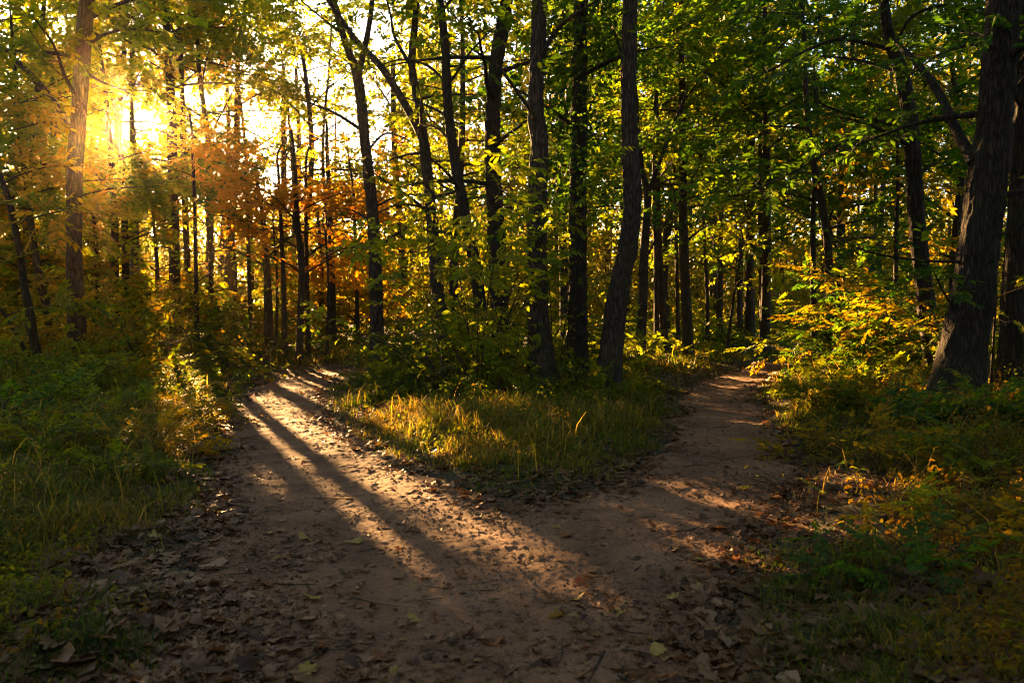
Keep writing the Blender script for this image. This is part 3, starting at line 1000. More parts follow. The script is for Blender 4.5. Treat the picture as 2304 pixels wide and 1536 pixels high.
# --- trees of the middle distance whose trunks hide in the leaves; they close the view
for (lab, x, dep, wdt, lf, tp, cv, cr) in [
    ('leafy tree filling the upper left corner behind the forked trunk', 70, 22, 22, M_FRESH, 15, 1.5, (26, 4.5, 15, 4.2, 10, 1.1)),
    ('leafy olive tree above the low sun', 250, 29, 22, M_OLIVE, 16, 1.3, (24, 6.5, 16, 4.2, 11, 1.1)),
    ('tall golden olive tree right of the two trunks beside the sun', 470, 29, 20, M_OLIVE, 15, 1.3, (26, 5.5, 15, 4.0, 11, 1.1)),
    ('leafy tree whose crown fills the picture corner above the forked trunk', -20, 19, 20, M_FRESH, 13, 1.5, (22, 4.5, 13, 3.8, 11, 1.0)),
    ('sparse tree in the sky gap left of the forking V trunk', 690, 31, 18, M_OLIVE, 13, 1.4, (15, 5.5, 13, 3.4, 9, 1.1)),
    ('high crowned olive tree above the gap right of the sun', 560, 33, 11, M_OLIVE, 16, 0, (12, 9.5, 16, 3.4, 9, 1.1)),
    ('high crowned sparse tree in the sky gap above the orange trees', 655, 35, 10, M_OLIVE, 15.5, 0, (9, 10, 15.5, 3.2, 8, 1.1)),
    ('high crowned yellow green tree just left of the forking V trunk', 745, 33, 10, M_FRESH, 15, 0, (10, 9.8, 15, 3.2, 8, 1.1)),
    ('thin golden crown far off, straight above the left path bend', 660, 46, 16, M_GOLD, 13, 0, (10, 5, 13, 3.4, 8, 1.3)),
    ('thin golden crown far off between the sun and the orange trees', 500, 46, 16, M_GOLD, 14, 0, (9, 6, 14, 3.4, 8, 1.3)),
    ('golden tree at the left edge beyond the leaning trunks', -60, 26, 22, M_GOLD, 15, 1.5, (24, 3.0, 15, 4.2, 10, 1.1)),
    ('broad olive tree left of the sky gap', 520, 33, 22, M_OLIVE, 14.5, 1.3, (26, 4.0, 14.5, 4.0, 10, 1.1)),
    ('golden tree directly behind the low sun', 300, 38, 20, M_GOLD, 15, 1.3, (24, 3.5, 15, 4.0, 10, 1.2)),
    ('yellow green tree far behind the orange young trees', 640, 38, 18, M_GOLD, 9.5, 1.5, (18, 2.5, 9.5, 3.6, 9, 1.2)),
    ('yellow green tree behind the saplings of the fork', 1030, 26, 22, M_OLIVE, 13, 1.4, (24, 3.0, 13, 3.8, 10, 1.1)),
    ('deep green tree closing the view between the two fork trunks', 1270, 24, 22, M_GREEN, 15, 1.4, (24, 3.5, 15, 3.8, 10, 1.1)),
    ('tall green tree above the start of the green gap', 1500, 30, 22, M_GREEN, 16, 1.4, (26, 4.5, 16, 4.0, 10, 1.2)),
    ('broad green tree above the end of the right path', 1720, 26, 24, M_DEEP, 15, 1.4, (28, 5.0, 15, 4.2, 11, 1.2)),
    ('dark green tree behind the wavy trunk', 1900, 24, 22, M_GREEN, 14, 1.4, (26, 3.0, 14, 3.8, 10, 1.1)),
    ('dark olive tree behind the massive right trunk', 2150, 21, 22, M_OLIVE, 13, 1.4, (26, 2.5, 13, 3.8, 10, 1.1)),
    ('dark green tree beyond the right picture edge trunk', 2360, 20, 22, M_DEEP, 13, 1.4, (22, 2.0, 13, 3.6, 10, 1.1)),
    ('sparse olive tree with sky showing through, above the slim trunks', 900, 34, 20, M_OLIVE, 12.5, 1.5, (14, 4.0, 12.5, 3.6, 8, 1.1)),
]:
    pts = [(x, 800, wdt), (x + rng.uniform(-10, 10), 600, wdt * .9), (x + rng.uniform(-20, 20), 350, wdt * .7), (x + rng.uniform(-30, 30), 150, wdt * .5)]
    tree('tree', lab, dep, pts, bark=M_BARKF, leaf=lf, top=tp, crown=cr, carve=cv, slen=.75, per_m=2.8)


# ------------------------------------------------------------------ shrubs and saplings
def shrub(name, label, x, y, n, h, spread, leaf, spray='flat', slen=.45, ntw=7, tl=.5, lod='n', group=None, stem_r=.012, per_m=4.0, el=(.5, 1.35), face=None,
          carve=1, sag=.5, cat='shrub', upj=.35):
    base = np.array([x, y, hz(x, y) - .03])
    root = thing(name, label, cat, base, group)
    for i in range(n):
        a = (rng.uniform(0, 2 * PI) if face is None else face + rng.uniform(-1.0, 1.0))
        Q, q = limb(base + np.array([math.cos(a), math.sin(a), 0]) * rng.uniform(0, .25) * spread, a, rng.uniform(*el), h * rng.uniform(.6, 1.15), stem_r, sag=sag, n=6)
        Q, q = resample(Q, q, .2)
        b = Bag()
        b.tube(Q, q, 6)
        tw = twigs_on(Q, q, ntw, tl, t0=.2)
        for p, r in tw:
            b.tube(p, r * .7, 3)
        o = b.build('stem', M_TWIG, root, base)
        pos, dr = foliage_on(tw, per_m)
        if len(pos):
            leaves_mesh('foliage', sprays(spray, lod, pos, dr, slen, upj), leaf, o, base, carve)
    return root


def sh(name, label, px, dep, *a, **k):
    p = W(px, 768, dep)
    return shrub(name, label, p[0], p[1], *a, **k)


# saplings with big compound leaves left of the fork's first trunk
sh('sapling', 'tall yellow green sapling with large compound leaves beside the first fork trunk', 1085, 12.4, 8, 3.5, .6, M_FRESH, 'compound', .44, 11, .5, el=(1.15, 1.5), sag=.2, per_m=3, carve=1.17)
sh('sapling', 'yellow green sapling reaching left over the grass with hanging leaves', 1020, 12.6, 8, 2.7, .6, M_FRESH, 'compound', .44, 10, .55, el=(.9, 1.4), face=2.6, sag=.5, per_m=3)
sh('sapling', 'slender sapling close against the left side of the first fork trunk', 1150, 13.5, 5, 2.8, .4, M_FRESH, 'compound', .36, 6, .4, el=(1.2, 1.5), sag=.1, per_m=2.6)
sh('sapling', 'olive sapling in front of the thick dark trunk', 1100, 13.8, 6, 3.8, .6, M_FRESH, 'compound', .40, 8, .5, el=(1.1, 1.5), sag=.2, per_m=2.6, carve=1.17)
sh('shrub', 'low bright shrub with drooping leaf clusters left of the fork saplings', 955, 12.6, 7, 1.0, .7, M_FRESH, 'compound', .34, 5, .35, el=(.7, 1.4), sag=.5, per_m=3)
sh('shrub', 'rounded olive bush at the foot of the tall forked trunk', 925, 14.5, 10, .95, .8, M_FRESH, 'flat', .36, 7, .4, el=(.5, 1.4))
sh('shrub', 'dense bush behind the low bright shrub, before the slim trunks', 960, 15.0, 10, 1.4, 1.0, M_OLIVE, 'flat', .38, 7, .45, el=(.6, 1.4))
sh('sapling', 'knee high plant with upright leaf whorl in the island grass', 1060, 11.4, 4, .8, .3, M_FRESH, 'compound', .30, 4, .25, el=(.9, 1.5), sag=.3, per_m=3)
sh('sapling', 'small bright plant just left of the first fork trunk foot', 1125, 11.8, 4, .95, .3, M_FRESH, 'compound', .32, 4, .28, el=(.8, 1.5), sag=.3, per_m=3)
sh('sapling', 'thin sapling between the dark ivy trunk and the bent trunk', 1335, 13.9, 3, 1.9, .3, M_OLIVE, 'compound', .30, 5, .35, el=(1.0, 1.5), sag=.1, per_m=2)
sh('sapling', 'upright bare stemmed sapling between first fork trunk and ivy trunk', 1252, 13.6, 4, 3.6, .4, M_OLIVE, 'flat', .34, 7, .4, el=(1.3, 1.55), sag=.05, per_m=2)

# left side bushes
for (lab, px, dep, n, h, lf, sp, sl) in [
    ('large yellow green bush right of the left forked trunk, catching the sun', 330, 16.0, 18, 2.6, M_GOLD, 'flat', .50),
    ('golden bush below the sun beside the forked trunk', 245, 17.5, 14, 3.0, M_GOLD, 'flat', .50),
    ('yellow bush nearer the left path, lower than its neighbour', 440, 16.5, 14, 1.9, M_FRESH, 'flat', .45),
    ('dark green bush at the left path bend', 520, 18.0, 14, 1.5, M_OLIVE, 'flat', .42),
    ('orange brown bush between the two trunks at the left edge', 120, 16.0, 13, 2.4, M_GOLD, 'flat', .45),
    ('olive bush at the left picture edge behind the slender trunk', 5, 15.0, 14, 2.5, M_GOLD, 'flat', .45),
    ('tall yellow bush under the two close trunks', 300, 21.0, 14, 3.6, M_FRESH, 'flat', .55),
    ('tall golden bush behind the thin pole like trunk', 430, 23.0, 14, 3.8, M_FRESH, 'flat', .55),
    ('shaded green bush beyond the left path bend', 560, 24.0, 12, 2.2, M_GREEN, 'flat', .5),
    ('low green shrub at the foot of the forked left trunk', 190, 13.2, 12, .95, M_OLIVE, 'clump', .32),
    ('low olive shrub in the left grass before the slender trunk', 60, 11.8, 12, 1.0, M_OLIVE, 'clump', .30),
    ('low yellow tinged shrub in the left grass towards the path', 350, 12.8, 12, .85, M_GOLD, 'clump', .30),
    ('small dark green shrub at the left picture edge', -10, 8.8, 10, .7, M_GREEN, 'flat', .28),
]:
    sh('shrub', lab, px, dep, n, h, 1.2, lf, sp, sl, 7, .5 if h > 1.2 else .3, carve=1.3, el=(.4, 1.4))

# right side: layered dark sprays along the right path
for (lab, px, dep, n, h, lf, sl, fc) in [
    ('broad dark shrub in flat layered sprays overhanging the right path', 2090, 16.5, 14, 2.8, M_DEEP, .55, 3.1),
    ('layered olive shrub above the right path bend', 2110, 18.0, 13, 3.8, M_OLIVE, .55, 3.0),
    ('shrub with orange topped sprays left of the leaning dark trunk', 2130, 16.0, 10, 4.2, M_GOLD, .55, 2.9),
    ('dark low shrub bordering the inside of the right path bend', 1960, 19.0, 11, 1.5, M_DEEP, .45, 3.1),
    ('deep green shrub farther along the right path', 1900, 23.0, 12, 2.6, M_DEEP, .5, None),
    ('dark shrub filling the shade behind the massive right trunk', 2180, 14.5, 12, 2.4, M_DEEP, .45, None),
    ('shaded shrub at the right picture edge', 2330, 13.0, 11, 2.2, M_OLIVE, .45, None),
]:
    sh('shrub', lab, px, dep, n, h, 1.2, lf, 'flat', sl, 9, .7, el=(.25, 1.2), face=fc, sag=.4, upj=.2)
for (lab, px, dep, n, h, lf, sl) in [
    ('golden weed clump in the left grass, nearest the sunlit path edge', 440, 10.2, 9, .6, M_GOLD, .24),
    ('low yellow green weed on the left bank below the tall forked tree', 250, 9.6, 9, .6, M_FRESH, .26),
    ('withered golden weed in the middle of the left grass', 330, 7.8, 8, .5, M_GOLD, .22),
    ('olive weed clump at the left edge of the near grass', 90, 7.4, 9, .55, M_OLIVE, .24),
    ('small olive weed in the left grass close to the leaf carpet', 300, 6.2, 7, .36, M_OLIVE, .2),
    ('bright bushy weed on the left bank at the path bend', 490, 13.4, 10, .75, M_FRESH, .28),
    ('tangled olive weed between the two low shrubs of the left bank', 190, 11.2, 10, .7, M_OLIVE, .28),
    ('golden weed on the sunny right bank, largest of its kind there', 1900, 7.6, 9, .5, M_GOLD, .22),
    ('golden weed on the right bank nearest the striped path light', 1800, 8.2, 8, .4, M_GOLD, .2),
    ('straw coloured weed in front of the massive trunk', 2010, 6.8, 9, .5, M_GOLD, .22),
    ('small sapling with golden compound leaves left of the massive trunk foot', 2035, 10.2, 3, .95, M_GOLD, .34),
    ('dark broad leaved plant at the massive trunk foot', 2070, 8.9, 6, .6, M_DEEP, .30),
    ('green broad leaved plant right of the massive trunk foot', 2190, 8.6, 5, .5, M_GREEN, .30),
    ('leafy plant at the right picture edge below the dark trunks', 2290, 8.4, 6, .7, M_OLIVE, .30),
    ('yellow tinged weed clump by the right path edge', 1850, 11.0, 9, .5, M_OLIVE, .24),
    ('low golden weed clump right of the path before the massive trunk', 1935, 10.8, 9, .6, M_OLIVE, .26),
    ('bright green weed at the near right path edge', 1800, 6.3, 7, .38, M_FRESH, .2),
    ('tall golden weed in the near right corner', 2240, 4.6, 6, .6, M_GOLD, .2),
    ('dark green nettle like plant in the near right corner shade', 2060, 4.0, 6, .32, M_DEEP, .18),
    ('green leafy weed on the sunny right bank', 1990, 5.2, 5, .4, M_FRESH, .18),
    ('sunlit tangled weed at the right picture edge', 2270, 6.2, 8, .7, M_OLIVE, .24),
    ('slim upright stem with few leaves on the right bank', 2066, 7.2, 1, 1.0, M_GREEN, .2),
]:
    sh('weed' if h < .8 else 'sapling', lab, px, dep, n, h, .5, lf, 'compound' if sl > .27 else 'flat', sl, 5, .25, el=(.6, 1.45), cat='plant', stem_r=.006, per_m=5)

# green gap behind the fork: under storey beyond the right path
for i, (px, dep, h, lf, lab) in enumerate([
    (1420, 24, 1.3, M_FRESH, 'yellow green bush behind the bent fork trunk'), (1500, 28, 1.8, M_FRESH, 'tall bright bush behind the close pair of slim trunks'),
    (1580, 31, 2.2, M_FRESH, 'bright green bush in the middle of the green gap'), (1650, 32, 2.0, M_FRESH, 'bright bush left of the thick far trunk'),
    (1740, 33, 2.2, M_GREEN, 'green bush right of the far trunks'), (1600, 27.6, .6, M_GREEN, 'low green bush on the left bank of the right path bend'),
    (1350, 19, 1.1, M_OLIVE, 'olive bush behind the ivy trunk and the bent trunk'), (1200, 18, 2.4, M_OLIVE, 'olive bush behind the first fork trunk'),
    (700, 28, 1.6, M_GREEN, 'low green bush behind the left path bend trunks'), (1070, 20, 3.0, M_OLIVE, 'golden olive bush behind the tall saplings')]):
    sh('shrub', lab, px, dep, 12, h, 1.3, lf, 'flat', .5, 7, .6, lod='f', el=(.4, 1.45))

# ------------------------------------------------------------------ the far wood: one mass
def far_wood():
    bag = Bag()
    P, D = [], []
    K = 0
    for i in range(130):
        a = rng.uniform(-.72, .72)
        d = rng.uniform(34, 62)
        x, y = d * math.tan(a) * .95, d
        px = 1152 + F * math.tan(a) * .95
        sky = sstep(470, 560, px) * sstep(1000, 900, px)
        top = (rng.uniform(14, 22)) * (1 - .25 * sky)
        if math.hypot(px - 300, 0) < 60:
            top *= .7
        zs = np.linspace(1, 13, 24)
        if (beam(np.stack([zs * 0 + x, zs * 0 + y, zs], -1)) > .5).mean() > .2:
            continue
        z0 = hz(x, y)
        lean = rng.normal(0, .5, 2)
        bag.tube(np.array([(x, y, z0 - .2), (x + lean[0] * .4, y + lean[1] * .4, z0 + top * .45), (x + lean[0], y + lean[1], z0 + top * .95)]),
                 np.array([.14, .10, .03]) * rng.uniform(.5, 1.1), 7)
        n = int(95 * top / 14)
        t = rng.random(n) ** .8
        zz = z0 + top * (.10 + .9 * t)
        rr = 2.6 * np.sqrt(rng.random(n)) * (1 - .55 * t)
        th = rng.uniform(0, 2 * PI, n)
        P.append(np.stack([x + rr * np.cos(th), y + rr * np.sin(th), zz], -1))
        D.append(np.stack([np.cos(th), np.sin(th), rng.normal(0, .3, n)], -1))
    # taller and denser to the right, where it stands clear of the sun's path
    n = 11000
    a, d = rng.uniform(-.14, .75, n), rng.uniform(36, 66, n)
    x, y = d * np.tan(a), d
    n1 = fbm(x * .14 + 5, y * .14, 36, 3)
    z = (10 + 16 * n1) * rng.random(n) ** .8
    th = rng.uniform(0, 2 * PI, n)
    P.append(np.stack([x, y, z], -1))
    D.append(np.stack([np.cos(th), np.sin(th), rng.normal(0, .3, n)], -1))
    n = 9000
    a, d = rng.uniform(-.75, .75, n), rng.uniform(31, 70, n)
    x, y = d * np.tan(a), d
    hh = (1.2 + 6.0 * fbm(x * .16, y * .16, 33, 3)) * np.clip(d / 45, .7, 1.5)
    z = hh * rng.random(n) ** .9
    th = rng.uniform(0, 2 * PI, n)
    P.append(np.stack([x, y, z], -1))
    D.append(np.stack([np.cos(th), np.sin(th), rng.normal(0, .3, n)], -1))
    P, D = np.vstack(P), np.vstack(D)
    L = sprays('clump', 'f', P, D, 1.25, .5)
    n = 12000
    a, d = rng.uniform(-.75, .75, n), rng.uniform(68, 125, n)
    x, y = d * np.tan(a), d
    z = (5 + 15 * fbm(x * .07 + 5, y * .07, 37, 3)) * rng.random(n) ** .8 * (d / 100)
    th = rng.uniform(0, 2 * PI, n)
    L2 = sprays('clump', 'f', np.stack([x, y, z], -1), np.stack([np.cos(th), np.sin(th), rng.normal(0, .3, n)], -1), 2.4, .5)
    L = np.concatenate([L, L2])
    root = tag(thing('distant_woods', 'far golden green wood closing the view behind the trees', None, (0, 45, 0)), kind='stuff')
    bag.build('trunks', M_BARKF, root, (0, 45, 0))
    leaves_mesh('leaves', L, M_FAR, root, (0, 45, 0), carve=2)


M_FAR = leaf_mat('far_leaf', [(.03, .055, .010), (.07, .09, .014), (.13, .12, .016), (.20, .13, .016)])
far_wood()


def near_wood():
    """the wood beside and behind the camera: unseen trees and overhead leaves added to cut sky light"""
    bag = Bag()
    P, D = [], []
    for i in range(95):
        a = rng.uniform(.72, 2 * PI - .72)
        d = 5 + 33 * rng.random() ** .7
        x, y = d * math.sin(a), d * math.cos(a)
        if abs(x) < 3.2:
            x = math.copysign(3.2 + 2 * rng.random(), x)
        top = rng.uniform(11, 17)
        z0 = hz(x, y)
        ln = rng.normal(0, .5, 2)
        bag.tube(np.array([(x, y, z0 - .2), (x + ln[0] * .4, y + ln[1] * .4, z0 + top * .45), (x + ln[0], y + ln[1], z0 + top * .95)]),
                 np.array([.17, .12, .03]) * rng.uniform(.6, 1.2), 8)
        n = 95
        t = rng.random(n)
        zz = z0 + top * (.06 + .94 * t)
        rr = 2.8 * np.sqrt(rng.random(n)) * (1 - .5 * t)
        th = rng.uniform(0, 2 * PI, n)
        P.append(np.stack([x + rr * np.cos(th), y + rr * np.sin(th), zz], -1))
        D.append(np.stack([np.cos(th), np.sin(th), rng.normal(0, .3, n)], -1))
    n = 700  # loose leaf clumps added overhead, out of view, to darken the ground below
    x, y = rng.uniform(-20, 22, n), rng.uniform(-20, 27, n)
    z = np.maximum(6.6, 2.6 + .47 * np.hypot(x * .5, np.clip(y, 0, 99))) + rng.random(n) * 4.0
    th = rng.uniform(0, 2 * PI, n)
    P.append(np.stack([x, y, z], -1))
    D.append(np.stack([np.cos(th), np.sin(th), rng.normal(0, .3, n)], -1))
    P, D = np.vstack(P), np.vstack(D)
    k = (P[:, 1] < -.5) | (np.abs(P[:, 0]) > .72 * P[:, 1] + 1.8) | (P[:, 2] > 2.6 + .43 * P[:, 1])
    L = sprays('clump', 'f', P[k], D[k], 1.2, .5)
    root = tag(thing('unseen_shade_woods', 'unseen wood beside and behind the clearing with crowns overhead, added to shade it', None, (0, -10, 0)), kind='stuff')
    bag.build('trunks', M_BARKF, root, (0, -10, 0))
    leaves_mesh('leaves', L, M_OLIVE, root, (0, -10, 0))


near_wood()


# ------------------------------------------------------------------ grass, ground leaves
def scatter(n, d0, d1, amax=.62, power=0.0):
    d = d0 * (d1 / d0) ** rng.random(n)
    a = rng.uniform(-amax, amax, n)
    return d * np.tan(a), d


def grass():
    n = 440000
    x, y = scatter(n, 2.4, 26, .88)
    z, sd = surf(x, y)
    nz = fbm(x * .9, y * .9, 71, 3)
    edge = sstep(.02, .35, sd)
    dark = sstep(-1.4, -2.4, x) * sstep(5.5, 4.0, y)               # under the left foreground leaves
    dens = edge * (.16 + .84 * sstep(.36, .56, nz)) * (1 - .85 * dark) * (1 - .85 * sstep(.8, 2.2, x) * sstep(8.4, 5.6, y)) * np.where((np.abs(x - .5) < 2.6) & (y > 6), .35 + .65 * sstep(.40, .56, fbm(x * 2.3, y * 2.3, 79, 3)), 1)
    k = rng.random(n) < dens
    x, y, z, sd, nz = x[k], y[k], z[k], sd[k], nz[k]
    n = len(x)
    h = (.07 + .16 * sstep(.1, 1.0, sd) * sstep(.25, .7, nz)) * rng.uniform(.6, 1.5, n) * np.clip(y / 9, .75, 1.35) * (1 - .6 * sstep(13, 17, y) * sstep(1.6, .6, sd))
    tuft = vnoise(x * 5, y * 5, 73)
    h *= .6 + .9 * tuft
    stalk = (rng.random(n) < .014 * sstep(3.2, 6.5, y) * np.where((np.abs(x - .5) < 2.6) & (y > 6), .6, 1)) & (sd > .3)
    h = np.where(stalk, h * .5 + rng.uniform(.16, .46, n), h)
    w = np.clip(.0022 * y / 3.5, .0028, .012) * rng.uniform(.7, 1.4, n)
    a = rng.uniform(0, 2 * PI, n)
    lean = np.where(stalk, rng.uniform(.1, 1.1, n), rng.uniform(.2, 1.25, n))
    dx, dy = np.cos(a), np.sin(a)
    ux, uy = -dy, dx
    B = np.stack([x, y, z - .01], -1)
    U = np.stack([ux, uy, 0 * ux], -1) * w[:, None]
    D = np.stack([dx, dy, 0 * dx], -1)
    up = np.array([0, 0, 1.0])
    sw = np.stack([ux, uy, 0 * ux], -1) * (rng.normal(0, .22, n) * h)[:, None]
    m = B + D * (h * lean * .22)[:, None] + up * (h * .50)[:, None] + sw * .3
    q = B + D * (h * lean * .62)[:, None] + up * (h * np.clip(.86 - .22 * lean, .3, 1))[:, None] + sw * .8
    t = B + D * (h * lean * 1.05)[:, None] + up * (h * np.clip(1.02 - .62 * lean, .08, 1))[:, None] + sw * 1.5
    V = np.stack([B - U, B + U, m + U * .85, m - U * .85, q + U * .55, q - U * .55, t], 1)
    b = np.arange(n)[:, None] * 7
    tint = np.clip(.42 + .26 * rng.normal(size=n) + 1.2 * (fbm(x * .6, y * .6, 75, 2) - .5) + .22 * sstep(1.6, 3, x) * sstep(9, 6, y) + .45 * stalk, 0, 1)
    me = make_mesh('grass', V.reshape(-1, 3), [b + np.array([0, 1, 2, 3]), b + np.array([3, 2, 4, 5]), b + np.array([5, 4, 6])], M_GRASS,
                   tint=np.concatenate([tint, tint, tint]))
    tag(obj('grass', me), 'short green and straw coloured grass on the verges', None, None, 'stuff')


grass()


def undergrowth():
    """low leafy ground cover on the verges"""
    n = 23000
    x, y = scatter(n, 2.8, 30, .88)
    z, sd = surf(x, y)
    nz = fbm(x * .7 + 9, y * .7, 81, 3)
    tip = (np.abs(x - .6) < 2.2) & (y < 12.0) & (y > 5)             # the grassy tip of the island stays grass
    dens = sstep(.35, 1.1, sd) * (1 - .85 * sstep(13, 17, y) * sstep(2.2, 1.2, sd)) * (.25 + .75 * sstep(.38, .55, nz)) * np.where(tip, .4, 1)
    k = rng.random(n) < dens
    x, y, z, sd = x[k], y[k], z[k], sd[k]
    n = len(x)
    hh = rng.uniform(.02, .30, n) * sstep(.2, 1.6, sd) * np.clip(y / 8, .6, 1.6)
    a = rng.uniform(0, 2 * PI, n)
    P = np.stack([x, y, z + hh], -1)
    D = np.stack([np.cos(a), np.sin(a), rng.uniform(-.1, .9, n)], -1)
    half = y < 12
    rootz = (0, 0, 0)
    w = rng.integers(0, 4, half.sum())
    L1 = np.concatenate([place(SPR['clump', 'n'][0], frame(norm(D[half]) + rng.normal(0, .2, (half.sum(), 3)), np.array([0, 0, 1.0]) + rng.normal(0, .45, (half.sum(), 3))), P[half], (.11 + .011 * y[half]) * rng.uniform(.6, 1.3, half.sum()))])
    L2 = sprays('flat', 'f', P[~half], D[~half], .42, .45)
    gold = (x[half] > 1.6) & (rng.random(half.sum()) < .75) | (rng.random(half.sum()) < .25)
    gold = np.repeat(gold, 15)
    root = tag(thing('undergrowth', 'low leafy ground cover along both verges', None, (0, 0, 0)), kind='stuff')
    leaves_mesh('green_leaves', L1[~gold], M_OLIVE, root, rootz)
    leaves_mesh('brown_leaves', L1[gold], M_WEED, root, rootz)
    leaves_mesh('far_leaves', L2, M_OLIVE, root, rootz)


undergrowth()


def lobed(seed, lobes, depth):
    """a fallen leaf with lobes, curled: (verts, faces)"""
    r = np.random.default_rng(seed)
    n = lobes * 4 + 2
    t = np.linspace(-PI, PI, n, endpoint=False) + PI / n
    ph = (t + PI) / (2 * PI) * lobes
    saw = np.abs((ph % 1) - .5) * 2
    rad = (1 - depth * (1 - np.abs(1 - 2 * np.abs(ph % 1 - .5)))) * (.55 + .45 * np.abs(np.cos(t / 2)) ** .7)
    rad = rad * r.uniform(.85, 1.12, n)
    x, y = np.cos(t) * rad * .5 + .38, np.sin(t) * rad * .46
    ring = np.stack([x, y, 0 * x], -1)
    mid = np.stack([x * .55 + .15, y * .5, 0 * x], -1)
    V = np.vstack([[(.3, 0, 0)], mid, ring, [(-.42, -.015, 0), (-.42, .015, 0)]])
    c1, c2, c3 = r.uniform(.1, .9), r.uniform(-.3, .9), r.uniform(-.5, .5)
    X, Yv = V[:, 0] - .3, V[:, 1]
    V[:, 2] = c1 * Yv ** 2 * 1.6 + c2 * X ** 2 * .7 + c3 * X * Yv + .05 * r.normal(size=len(V)) * (np.hypot(X, Yv) > .3)
    i = np.arange(n)
    j = (i + 1) % n
    tri = np.stack([0 * i, 1 + i, 1 + j], -1)
    quad = np.stack([1 + i, 1 + n + i, 1 + n + j, 1 + j], -1)
    st = np.array([[1 + 2 * n, 1 + n, 1 + n + n - 1, 2 + 2 * n]])
    return V, tri, np.vstack([quad, st])


LEAFSHAPES = [lobed(s, l, d) for s, l, d in ((1, 5, .5), (2, 7, .4), (3, 5, .6), (4, 1, .0), (5, 7, .35), (6, 5, .45), (7, 1, .1), (8, 9, .3))]


def litter():
    """the carpet of fallen leaves"""
    n = 106000
    x, y = scatter(n, 2.5, 22, .88)
    z, sd = surf(x, y)
    c = np.where(sd < 0, .05 + .60 * sstep(-.6, .05, sd) ** 1.6, .55 * sstep(3.5, .1, sd) + .22)
    near_l = sstep(-.7, -1.5, x) * sstep(6.2, 4.2, y)
    near_r = sstep(.5, 1.4, x) * sstep(5.0, 3.9, y)
    bot = sstep(4.2, 3.2, y)
    c = np.clip(c + .6 * near_l + .6 * near_r + .16 * bot + .35 * sstep(1.2, 2.2, x) * sstep(10, 7, y) + .3 * sstep(-1.8, -2.6, x) * sstep(9, 6, y), 0, 1) * (.3 + .7 * sstep(.35, .6, fbm(x * 1.6, y * 1.6, 95, 2)))
    k = rng.random(n) < c
    x, y, z, sdl = x[k], y[k], z[k], sd[k]
    n = len(x)
    size = rng.uniform(.045, .12, n) * (1 + .35 * sstep(5.5, 3.5, y) * (rng.random(n) < .5)) * np.clip(.75 + y / 25, .8, 1.3) * np.where(sdl < -.15, rng.uniform(.35, .75, n), 1)
    VV, TT, QQ, tt, tq, off = [], [], [], [], [], 0
    w = rng.integers(0, len(LEAFSHAPES), n)
    for q, (V, tri, quad) in enumerate(LEAFSHAPES):
        s = w == q
        m = int(s.sum())
        a = rng.uniform(0, 2 * PI, m)
        R = frame(np.stack([np.cos(a), np.sin(a), rng.normal(0, .16, m)], -1), np.array([0, 0, 1.0]) + rng.normal(0, .22, (m, 3)))
        fl = np.where(rng.random(m) < .5, 1.0, -1.0)
        Vf = np.repeat(V[None], m, 0)
        Vf[:, :, 2] *= fl[:, None] * rng.uniform(.5, 1.5, m)[:, None]
        A = np.einsum('kij,knj->kni', R, Vf) * size[s][:, None, None] + np.stack([x[s], y[s], z[s] + size[s] * .14], -1)[:, None, :]
        b = off + np.arange(m)[:, None, None] * len(V)
        VV.append(A.reshape(-1, 3))
        TT.append((b + tri[None]).reshape(-1, 3))
        QQ.append((b + quad[None]).reshape(-1, 4))
        t = np.clip(.42 + .26 * rng.normal(size=m), 0, 1)
        tt.append(np.repeat(t, len(tri)))
        tq.append(np.repeat(t, len(quad)))
        off += m * len(V)
    me = make_mesh('leaf_litter', np.vstack(VV), [np.vstack(TT), np.vstack(QQ)], M_DRY, tint=np.concatenate(tt + tq))
    tag(obj('leaf_litter', me), 'brown dry leaf litter along the path edges', None, None, 'stuff')


litter()


